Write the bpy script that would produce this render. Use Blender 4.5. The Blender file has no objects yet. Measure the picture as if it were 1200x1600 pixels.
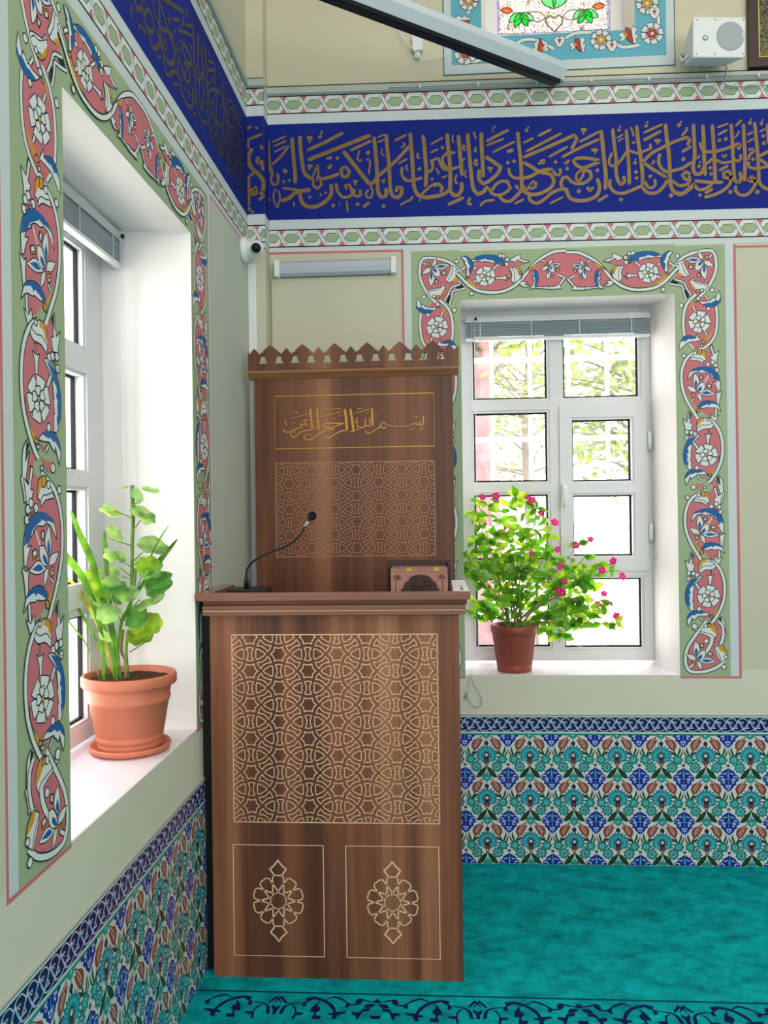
import bpy, bmesh, math, random
from math import pi, sin, cos, radians
from mathutils import Vector, Matrix, noise
from mathutils.geometry import tessellate_polygon

random.seed(7)
SC = bpy.context.scene
COL = SC.collection

# ------------------------------------------------------------------ camera
EYE = Vector((0.0, 0.0, 1.6353))
YAW, PITCH, ROLL, FPX = 0.0637, 0.0025, -0.0135, 1292.5
rx = Vector((cos(YAW), sin(YAW), 0)); fw = Vector((-sin(YAW), cos(YAW), 0)); zz = Vector((0, 0, 1))
fwd = fw * cos(PITCH) + zz * sin(PITCH); upv = -fw * sin(PITCH) + zz * cos(PITCH)
cr, sr = cos(ROLL), sin(ROLL)
right = rx * cr + upv * sr; up = upv * cr - rx * sr
cam = bpy.data.cameras.new('camera'); cam_o = bpy.data.objects.new('camera', cam); COL.objects.link(cam_o)
M = Matrix.Identity(4)
for i in range(3):
    M[i][0], M[i][1], M[i][2], M[i][3] = right[i], up[i], -fwd[i], EYE[i]
cam_o.matrix_world = M
cam.sensor_fit = 'VERTICAL'; cam.sensor_height = 24.0; cam.sensor_width = 18.0
cam.lens = FPX / 1600 * 24.0; cam.clip_start = 0.02; cam.clip_end = 200
SC.camera = cam_o

# ------------------------------------------------------------------ light and exposure
SKY = 7.0
world = bpy.data.worlds.new('daylight'); SC.world = world; world.use_nodes = True
bg = world.node_tree.nodes['Background']; bg.inputs[0].default_value = (1.0, 0.965, 0.985, 1); bg.inputs[1].default_value = SKY
def area(name, loc, target, sx, sy, power, col=(1, 1, 1)):
    l = bpy.data.lights.new(name, 'AREA'); l.shape = 'RECTANGLE'; l.size = sx; l.size_y = sy; l.energy = power; l.color = col
    o = bpy.data.objects.new(name, l); COL.objects.link(o); o.location = loc
    o.rotation_euler = (Vector(target) - Vector(loc)).to_track_quat('-Z', 'Y').to_euler()
    return o
area('hall_fill_light', (3.0, -5.2, 2.7), (0.0, 3.4, 1.5), 6.0, 3.4, 335, (1.0, 0.945, 0.935))  # added fill from behind the camera, standing in for unseen hall windows
area('ceiling_fill_light', (1.6, 0.2, 5.0), (1.6, 0.25, 0), 4.5, 5.0, 105, (1.0, 0.925, 0.885))  # added overhead fill, no fixture is modelled there
sun = bpy.data.lights.new('sun', 'SUN'); sun.energy = 6.0; sun.angle = 0.02; sun.color = (1.0, 0.96, 0.9)
sun_o = bpy.data.objects.new('sun', sun); COL.objects.link(sun_o); sun_o.rotation_euler = (radians(30), radians(14), 0)
for nm, loc, tg, sx, sy in (('window_portal_one', (-1.245, 2.365, 1.77), (0, 2.365, 1.77), 1.0, 1.75), ('window_portal_two', (0.6, 4.28, 1.77), (0.6, 0, 1.77), 1.0, 1.75)):
    p = area(nm, loc, tg, sx, sy, 1); p.data.cycles.is_portal = True
SC.view_settings.view_transform = 'Standard'; SC.view_settings.look = 'None'
SC.view_settings.gamma = 1.0; SC.view_settings.exposure = 0.06; SC.view_settings.use_curve_mapping = False
SC.cycles.use_denoising = True; SC.cycles.max_bounces = 10; SC.cycles.transparent_max_bounces = 24
SC.cycles.sample_clamp_indirect = 6.0

# ------------------------------------------------------------------ materials
def lin(c):
    r = []
    for v in c[:3]:
        v /= 255.0
        r.append(v / 12.92 if v <= 0.04045 else ((v + 0.055) / 1.055) ** 2.4)
    return (*r, 1.0)
def mat(name, rgb, rough=0.6, spec=0.3, metal=0.0, bump=0.0, bscale=60.0, vary=0.0, vscale=3.0):
    m = bpy.data.materials.new(name); m.use_nodes = True
    nt = m.node_tree; b = nt.nodes['Principled BSDF']
    b.inputs['Base Color'].default_value = lin(rgb); b.inputs['Roughness'].default_value = rough
    b.inputs['Specular IOR Level'].default_value = spec; b.inputs['Metallic'].default_value = metal
    tc = nt.nodes.new('ShaderNodeTexCoord')
    if vary > 0:
        n = nt.nodes.new('ShaderNodeTexNoise'); n.inputs['Scale'].default_value = vscale; n.inputs['Detail'].default_value = 5
        nt.links.new(tc.outputs['Object'], n.inputs['Vector'])
        mx = nt.nodes.new('ShaderNodeMix'); mx.data_type = 'RGBA'
        d = [max(0, c * (1 - vary)) for c in rgb]; u = [min(255, c * (1 + vary)) for c in rgb]
        mx.inputs[6].default_value = lin(d); mx.inputs[7].default_value = lin(u)
        nt.links.new(n.outputs['Fac'], mx.inputs[0]); nt.links.new(mx.outputs[2], b.inputs['Base Color'])
    if bump > 0:
        n2 = nt.nodes.new('ShaderNodeTexNoise'); n2.inputs['Scale'].default_value = bscale; n2.inputs['Detail'].default_value = 4
        nt.links.new(tc.outputs['Object'], n2.inputs['Vector'])
        bp = nt.nodes.new('ShaderNodeBump'); bp.inputs['Strength'].default_value = bump; bp.inputs['Distance'].default_value = 0.004
        nt.links.new(n2.outputs['Fac'], bp.inputs['Height']); nt.links.new(bp.outputs['Normal'], b.inputs['Normal'])
    return m
def ramp(nt, stops):
    r = nt.nodes.new('ShaderNodeValToRGB'); e = r.color_ramp.elements
    while len(e) < len(stops): e.new(0.5)
    for k, (p, c) in enumerate(stops):
        e[k].position = p; e[k].color = lin(c)
    return r
def wood(name, axis, stops, rough=0.42, fine=0.35):
    """grain runs along `axis` (0 = X, 2 = Z)"""
    m = bpy.data.materials.new(name); m.use_nodes = True; nt = m.node_tree; b = nt.nodes['Principled BSDF']
    tc = nt.nodes.new('ShaderNodeTexCoord')
    def nz(sc, det, dist=0.0):
        mp = nt.nodes.new('ShaderNodeMapping'); mp.inputs['Scale'].default_value = sc
        nt.links.new(tc.outputs['Object'], mp.inputs['Vector'])
        n = nt.nodes.new('ShaderNodeTexNoise'); n.inputs['Scale'].default_value = 1.0; n.inputs['Detail'].default_value = det
        n.inputs['Distortion'].default_value = dist
        nt.links.new(mp.outputs['Vector'], n.inputs['Vector']); return n
    lo, hi = (0.22, 7.0), (2.2, 150.0)
    s1 = [lo[1]] * 3; s1[axis] = lo[0]; s2 = [hi[1]] * 3; s2[axis] = hi[0]; s3 = [26.0] * 3; s3[axis] = 0.8
    n1, n2, n3 = nz(s1, 3, 0.3), nz(s2, 3), nz(s3, 4, 0.6)
    a = nt.nodes.new('ShaderNodeMath'); a.operation = 'MULTIPLY_ADD'; a.inputs[1].default_value = 0.30
    nt.links.new(n3.outputs['Fac'], a.inputs[0]); 
    a2 = nt.nodes.new('ShaderNodeMath'); a2.operation = 'MULTIPLY_ADD'; a2.inputs[1].default_value = fine * 0.5
    nt.links.new(n2.outputs['Fac'], a2.inputs[0]); nt.links.new(n1.outputs['Fac'], a2.inputs[2])
    nt.links.new(a2.outputs[0], a.inputs[2])
    r = ramp(nt, stops); sb = nt.nodes.new('ShaderNodeMath'); sb.operation = 'SUBTRACT'; sb.inputs[1].default_value = 0.15 + fine * 0.25
    nt.links.new(a.outputs[0], sb.inputs[0]); nt.links.new(sb.outputs[0], r.inputs[0])
    nt.links.new(r.outputs[0], b.inputs['Base Color'])
    b.inputs['Roughness'].default_value = rough; b.inputs['Specular IOR Level'].default_value = 0.4
    bp = nt.nodes.new('ShaderNodeBump'); bp.inputs['Strength'].default_value = 0.12; bp.inputs['Distance'].default_value = 0.002
    nt.links.new(n2.outputs['Fac'], bp.inputs['Height']); nt.links.new(bp.outputs['Normal'], b.inputs['Normal'])
    return m
def leafmat(name, rgb, trans, tfac=0.5, vary=0.25):
    m = bpy.data.materials.new(name); m.use_nodes = True; nt = m.node_tree
    for n in list(nt.nodes): nt.nodes.remove(n)
    out = nt.nodes.new('ShaderNodeOutputMaterial'); mx = nt.nodes.new('ShaderNodeMixShader'); mx.inputs[0].default_value = tfac
    b = nt.nodes.new('ShaderNodeBsdfPrincipled'); t = nt.nodes.new('ShaderNodeBsdfTranslucent')
    b.inputs['Roughness'].default_value = 0.45; b.inputs['Specular IOR Level'].default_value = 0.35
    tc = nt.nodes.new('ShaderNodeTexCoord'); n = nt.nodes.new('ShaderNodeTexNoise'); n.inputs['Scale'].default_value = 22.0; n.inputs['Detail'].default_value = 3
    nt.links.new(tc.outputs['Object'], n.inputs['Vector'])
    for c, tgt in ((rgb, b.inputs['Base Color']), (trans, t.inputs['Color'])):
        r = ramp(nt, [(0.3, [v * (1 - vary) for v in c]), (0.7, [min(255, v * (1 + vary)) for v in c])])
        nt.links.new(n.outputs['Fac'], r.inputs[0]); nt.links.new(r.outputs[0], tgt)
    nt.links.new(b.outputs[0], mx.inputs[1]); nt.links.new(t.outputs[0], mx.inputs[2]); nt.links.new(mx.outputs[0], out.inputs[0])
    return m
def glassmat(name):
    m = bpy.data.materials.new(name); m.use_nodes = True; nt = m.node_tree
    for n in list(nt.nodes): nt.nodes.remove(n)
    out = nt.nodes.new('ShaderNodeOutputMaterial'); mx = nt.nodes.new('ShaderNodeMixShader')
    t = nt.nodes.new('ShaderNodeBsdfTransparent'); t.inputs[0].default_value = (0.96, 0.98, 0.97, 1)
    g = nt.nodes.new('ShaderNodeBsdfGlossy'); g.inputs['Roughness'].default_value = 0.02
    f = nt.nodes.new('ShaderNodeFresnel'); f.inputs[0].default_value = 1.45
    nt.links.new(f.outputs[0], mx.inputs[0]); nt.links.new(t.outputs[0], mx.inputs[1]); nt.links.new(g.outputs[0], mx.inputs[2]); nt.links.new(mx.outputs[0], out.inputs[0])
    return m

MT = {}
MT['wall'] = mat('wall_paint_beige_green', (206, 206, 190), 0.75, 0.2, bump=0.25, bscale=45, vary=0.03, vscale=2.0)
MT['upper'] = mat('wall_paint_cream', (204, 199, 177), 0.75, 0.2, bump=0.2, bscale=45)
MT['panel'] = mat('wall_paint_beige', (194, 193, 173), 0.75, 0.2, bump=0.1, bscale=45)
MT['W'] = mat('paint_white', (210, 217, 217), 0.6, 0.3, bump=0.1, bscale=45)
MT['Z'] = mat('paint_pale_blue_white', (196, 206, 210), 0.6, 0.3, bump=0.15, bscale=45)
MT['G'] = mat('paint_sage_green', (153, 172, 138), 0.6, 0.3, bump=0.15, bscale=45)
MT['P'] = mat('paint_rose', (196, 110, 120), 0.6, 0.3)
MT['B'] = mat('paint_blue', (6, 90, 156), 0.55, 0.3)
MT['O'] = mat('paint_ochre', (200, 146, 48), 0.55, 0.3)
MT['K'] = mat('paint_outline', (28, 42, 52), 0.6, 0.2)
MT['N'] = mat('paint_ultramarine', (20, 38, 128), 0.75, 0.15, vary=0.08, vscale=4)
MT['gold'] = mat('paint_gold', (128, 101, 52), 0.5, 0.4, metal=0.2, vary=0.15, vscale=30)
MT['cy'] = mat('paint_turquoise', (96, 170, 192), 0.6, 0.3)
MT['cyd'] = mat('paint_petrol', (40, 98, 122), 0.6, 0.3)
MT['R'] = mat('paint_brick_red', (176, 62, 44), 0.6, 0.3)
MT['line'] = mat('paint_black', (18, 20, 18), 0.6, 0.2)
MT['ledge'] = mat('cornice_plaster', (186, 190, 186), 0.7, 0.2, bump=0.2, vary=0.05, vscale=6)
MT['bar'] = mat('screen_case_enamel', (196, 206, 214), 0.4, 0.4)
MT['reveal'] = mat('reveal_plaster', (234, 230, 230), 0.6, 0.3, bump=0.35, bscale=30)
MT['marble'] = mat('sill_marble', (226, 222, 230), 0.22, 0.5, vary=0.05, vscale=7)
MT['pvc'] = mat('window_plastic', (214, 214, 218), 0.35, 0.4)
MT['gasket'] = mat('gasket_rubber', (26, 28, 30), 0.6, 0.2)
MT['glass'] = glassmat('window_glass')
MT['white'] = mat('white_plastic', (222, 226, 228), 0.4, 0.4)
MT['grey'] = mat('grey_plastic', (150, 155, 160), 0.5, 0.4)
MT['black'] = mat('black_plastic', (14, 15, 17), 0.4, 0.4)
WS = [(0.22, (58, 34, 25)), (0.42, (92, 54, 38)), (0.58, (124, 76, 53)), (0.78, (160, 108, 77))]
MT['wood'] = wood('walnut_upright_grain', 2, WS)
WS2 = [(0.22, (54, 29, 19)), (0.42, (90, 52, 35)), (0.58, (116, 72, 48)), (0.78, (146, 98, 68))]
MT['woodx'] = wood('walnut_lying_grain', 0, [(0.25, (88, 58, 47)), (0.5, (124, 85, 70)), (0.75, (152, 110, 92))], rough=0.33)
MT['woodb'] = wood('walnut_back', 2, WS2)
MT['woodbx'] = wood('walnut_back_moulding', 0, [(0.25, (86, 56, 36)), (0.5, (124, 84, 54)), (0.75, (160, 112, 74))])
MT['groove'] = mat('routed_groove', (226, 188, 152), 0.6, 0.25)
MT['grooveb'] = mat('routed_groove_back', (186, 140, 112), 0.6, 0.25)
MT['woodtop'] = wood('walnut_polished_top', 1, [(0.25, (88, 58, 47)), (0.5, (124, 85, 70)), (0.75, (152, 110, 92))], rough=0.1)
MT['goldline'] = mat('gilded_groove', (190, 138, 52), 0.45, 0.5, metal=0.3)
MT['darkwood'] = wood('dark_carved_wood', 0, [(0.3, (34, 18, 14)), (0.6, (54, 30, 24)), (0.8, (80, 48, 38))])
MT['boxwood'] = wood('rosewood', 0, [(0.25, (122, 82, 72)), (0.5, (158, 114, 102)), (0.75, (182, 140, 126))])
MT['brass'] = mat('brass', (212, 172, 70), 0.3, 0.5, metal=0.9)
MT['terra'] = mat('terracotta_plastic', (192, 112, 84), 0.5, 0.35, vary=0.06, vscale=8)
MT['terrad'] = mat('dark_terracotta', (140, 66, 54), 0.45, 0.4, vary=0.06, vscale=8)
MT['soil'] = mat('potting_soil', (66, 46, 34), 0.95, 0.1, bump=1.0, bscale=140, vary=0.5, vscale=60)
MT['stem'] = leafmat('green_stem', (104, 140, 60), (120, 170, 60), 0.15)
MT['bark'] = mat('woody_stem', (132, 108, 76), 0.8, 0.2, vary=0.2, vscale=60)
MT['blade'] = leafmat('blade_leaf', (56, 112, 36), (124, 176, 44), 0.45)
MT['bladey'] = leafmat('yellow_blade_leaf', (190, 176, 50), (225, 215, 70), 0.5)
MT['ger'] = leafmat('geranium_leaf', (70, 124, 56), (130, 190, 70), 0.4)
MT['gerp'] = leafmat('pale_geranium_leaf', (122, 166, 96), (180, 222, 110), 0.4)
MT['vin'] = leafmat('periwinkle_leaf', (58, 112, 30), (120, 190, 30), 0.5)
MT['vinl'] = leafmat('young_periwinkle_leaf', (120, 176, 44), (190, 240, 60), 0.6)
MT['petal'] = leafmat('pink_petal', (226, 30, 130), (250, 60, 150), 0.4, 0.1)
MT['bud'] = leafmat('red_bud', (206, 60, 84), (230, 80, 100), 0.4, 0.1)

# ------------------------------------------------------------------ mesh builder
class MB:
    def __init__(s): s.v, s.f, s.m, s.names, s.sm = [], [], [], [], []
    def mi(s, k):
        if k not in s.names: s.names.append(k)
        return s.names.index(k)
    def add(s, vs, fs, k, smooth=False):
        o = len(s.v); s.v += [tuple(x) for x in vs]; i = s.mi(k)
        for f in fs:
            s.f.append(tuple(o + a for a in f)); s.m.append(i); s.sm.append(smooth)
    def quad(s, a, b, c, d, k): s.add([a, b, c, d], [(0, 1, 2, 3)], k)
    def box(s, x0, x1, y0, y1, z0, z1, k):
        vs = [(x0, y0, z0), (x1, y0, z0), (x1, y1, z0), (x0, y1, z0), (x0, y0, z1), (x1, y0, z1), (x1, y1, z1), (x0, y1, z1)]
        s.add(vs, [(0, 3, 2, 1), (4, 5, 6, 7), (0, 1, 5, 4), (1, 2, 6, 5), (2, 3, 7, 6), (3, 0, 4, 7)], k)
    def prism(s, prof, a0, a1, fn, k):
        """closed 2-D profile extruded from a0 to a1; fn(a, p, q) -> xyz"""
        n = len(prof); vs = [fn(a0, *p) for p in prof] + [fn(a1, *p) for p in prof]
        fs = [(i, (i + 1) % n, n + (i + 1) % n, n + i) for i in range(n)] + [tuple(range(n - 1, -1, -1)), tuple(range(n, 2 * n))]
        s.add(vs, fs, k)
    def tube(s, path, r, k, n=8, taper=1.0, cap=True):
        P = [Vector(p) for p in path]; vs = []; fs = []; up0 = None
        for i, p in enumerate(P):
            t = (P[min(i + 1, len(P) - 1)] - P[max(i - 1, 0)]).normalized()
            if up0 is None: up0 = t.orthogonal().normalized()
            up0 = (up0 - t * up0.dot(t)).normalized(); w = t.cross(up0)
            rr = r * (1 + (taper - 1) * i / max(1, len(P) - 1))
            for j in range(n):
                a = 2 * pi * j / n; vs.append(p + (up0 * cos(a) + w * sin(a)) * rr)
        for i in range(len(P) - 1):
            for j in range(n):
                fs.append((i * n + j, i * n + (j + 1) % n, (i + 1) * n + (j + 1) % n, (i + 1) * n + j))
        if cap: fs += [tuple(range(n - 1, -1, -1)), tuple(range((len(P) - 1) * n, len(P) * n))]
        s.add(vs, fs, k, True)
    def lathe(s, prof, c, k, n=40, axis='z', flute=None):
        vs = []; fs = []; m = len(prof); C = Vector(c)
        for i in range(n):
            a = 2 * pi * i / n
            for (r, h) in prof:
                rr = r * (1 + (flute * (i % 2) if flute else 0))
                x, y = rr * cos(a), rr * sin(a)
                vs.append(C + (Vector((x, y, h)) if axis == 'z' else Vector((h, x, y)) if axis == 'x' else Vector((x, h, y))))
        for i in range(n):
            for j in range(m - 1):
                q = (i + 1) % n; fs.append((i * m + j, q * m + j, q * m + j + 1, i * m + j + 1))
        s.add(vs, fs, k, not flute)
    def sphere(s, c, r, k, n=14, sc=(1, 1, 1)):
        vs = []; fs = []; C = Vector(c)
        for i in range(n + 1):
            t = pi * i / n
            for j in range(n):
                a = 2 * pi * j / n; vs.append(C + Vector((r * sc[0] * sin(t) * cos(a), r * sc[1] * sin(t) * sin(a), r * sc[2] * cos(t))))
        for i in range(n):
            for j in range(n): fs.append((i * n + j, (i + 1) * n + j, (i + 1) * n + (j + 1) % n, i * n + (j + 1) % n))
        s.add(vs, fs, k, True)
    def build(s, name, parent=None, loc=None, bevel=0.0):
        me = bpy.data.meshes.new(name); me.from_pydata(s.v, [], s.f)
        for k in s.names: me.materials.append(MT[k])
        me.polygons.foreach_set('material_index', s.m); me.polygons.foreach_set('use_smooth', s.sm); me.update()
        o = bpy.data.objects.new(name, me); COL.objects.link(o)
        if loc is not None: me.transform(Matrix.Translation(-Vector(loc))); o.location = loc
        if parent is not None:
            o.parent = parent
            if loc is None: me.transform(Matrix.Translation(-Vector(parent.matrix_world.translation)))
        if bevel > 0:
            b = o.modifiers.new('bevel', 'BEVEL'); b.width = bevel; b.segments = 2; b.limit_method = 'ANGLE'
        return o
def thing(name, label, cat, loc, group=None):
    o = bpy.data.objects.new(name, None); COL.objects.link(o); o.location = loc; o.matrix_world = Matrix.Translation(loc)
    o.empty_display_size = 0.1
    return tag(o, label, cat, group)
def tag(o, label, cat, group=None):
    o['label'] = label; o['category'] = cat
    if group: o['group'] = group
    return o
def struct(o): o['kind'] = 'structure'; return o

# ------------------------------------------------------------------ painted ornament helpers (2-D, in wall metres)
def catmull(P, closed, n=5):
    out = []; N = len(P)
    def turn(i):
        if not closed and (i == 0 or i == N - 1): return True
        a = (P[i] - P[i - 1]); b = (P[(i + 1) % N] - P[i])
        if a.length < 1e-9 or b.length < 1e-9: return True
        return a.angle(b) > 1.0
    for i in range(N if closed else N - 1):
        p1, p2 = P[i], P[(i + 1) % N]
        p0 = p1 + (p1 - p2) * 0.5 if turn(i) else P[i - 1]
        p3 = p2 + (p2 - p1) * 0.5 if turn((i + 1) % N) else P[(i + 2) % N]
        if turn(i): p0 = p1 - (p2 - p1) * 0.6
        if turn((i + 1) % N): p3 = p2 + (p2 - p1) * 0.6
        for k in range(n):
            t = k / n
            out.append(0.5 * ((2 * p1) + (-p0 + p2) * t + (2 * p0 - 5 * p1 + 4 * p2 - p3) * t * t + (-p0 + 3 * p1 - 3 * p2 + p3) * t ** 3))
    if not closed: out.append(P[-1].copy())
    return out
class Paint:
    """flat paint on one surface; put(u, w, h) -> xyz with h the paint's height off the surface"""
    def __init__(s, put, step=7e-6, base=3e-4): s.b = MB(); s.put = put; s.h = base; s.step = step
    def up(s): s.h += s.step
    def fill(s, P, k, raw=False, clip=None):
        s.up()
        P = [Vector(p) for p in P]
        tri = tessellate_polygon([[Vector((p.x, p.y, 0)) for p in P]])
        s.b.add([s.put(p.x, p.y, s.h) for p in P], tri, k)
    def rect(s, u0, u1, w0, w1, k, tilt=None):
        s.up(); t = tilt or (lambda u: 0.0); N = 1 if not tilt else 2
        s.b.quad(s.put(u0, w0 + t(u0), s.h), s.put(u1, w0 + t(u1), s.h), s.put(u1, w1 + t(u1), s.h), s.put(u0, w1 + t(u0), s.h), k)
    def ribbon(s, P, w, k, closed=False, taper=False, bump=True):
        if bump: s.up()
        P = [Vector(p) for p in P]; n = len(P); vs = []; fs = []
        for i, p in enumerate(P):
            if closed: a, b = P[i - 1], P[(i + 1) % n]
            else: a, b = P[max(0, i - 1)], P[min(n - 1, i + 1)]
            t = (b - a)
            t = t.normalized() if t.length > 1e-9 else Vector((1, 0))
            q = Vector((-t.y, t.x)); ww = w / 2
            if taper and (i == 0 or i == n - 1): ww *= 0.62
            vs += [s.put(*(p + q * ww), s.h), s.put(*(p - q * ww), s.h)]
        m = n if closed else n - 1
        for i in range(m):
            j = (i + 1) % n; fs.append((2 * i, 2 * i + 1, 2 * j + 1, 2 * j))
        s.b.add(vs, fs, k)
    def disc(s, c, r, k, n=14, ry=None):
        s.fill([(c[0] + r * cos(2 * pi * i / n), c[1] + (ry or r) * sin(2 * pi * i / n)) for i in range(n)], k)
    def line(s, pts, w, k): s.ribbon(pts, w, k)
def parse(data):
    out = []
    for rec in data.split('|'):
        head, body = rec.split(':')
        out.append((head[0], head[1], int(head[2:]), [Vector([float(v) for v in q.split(',')]) for q in body.split(' ')]))
    return out
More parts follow.
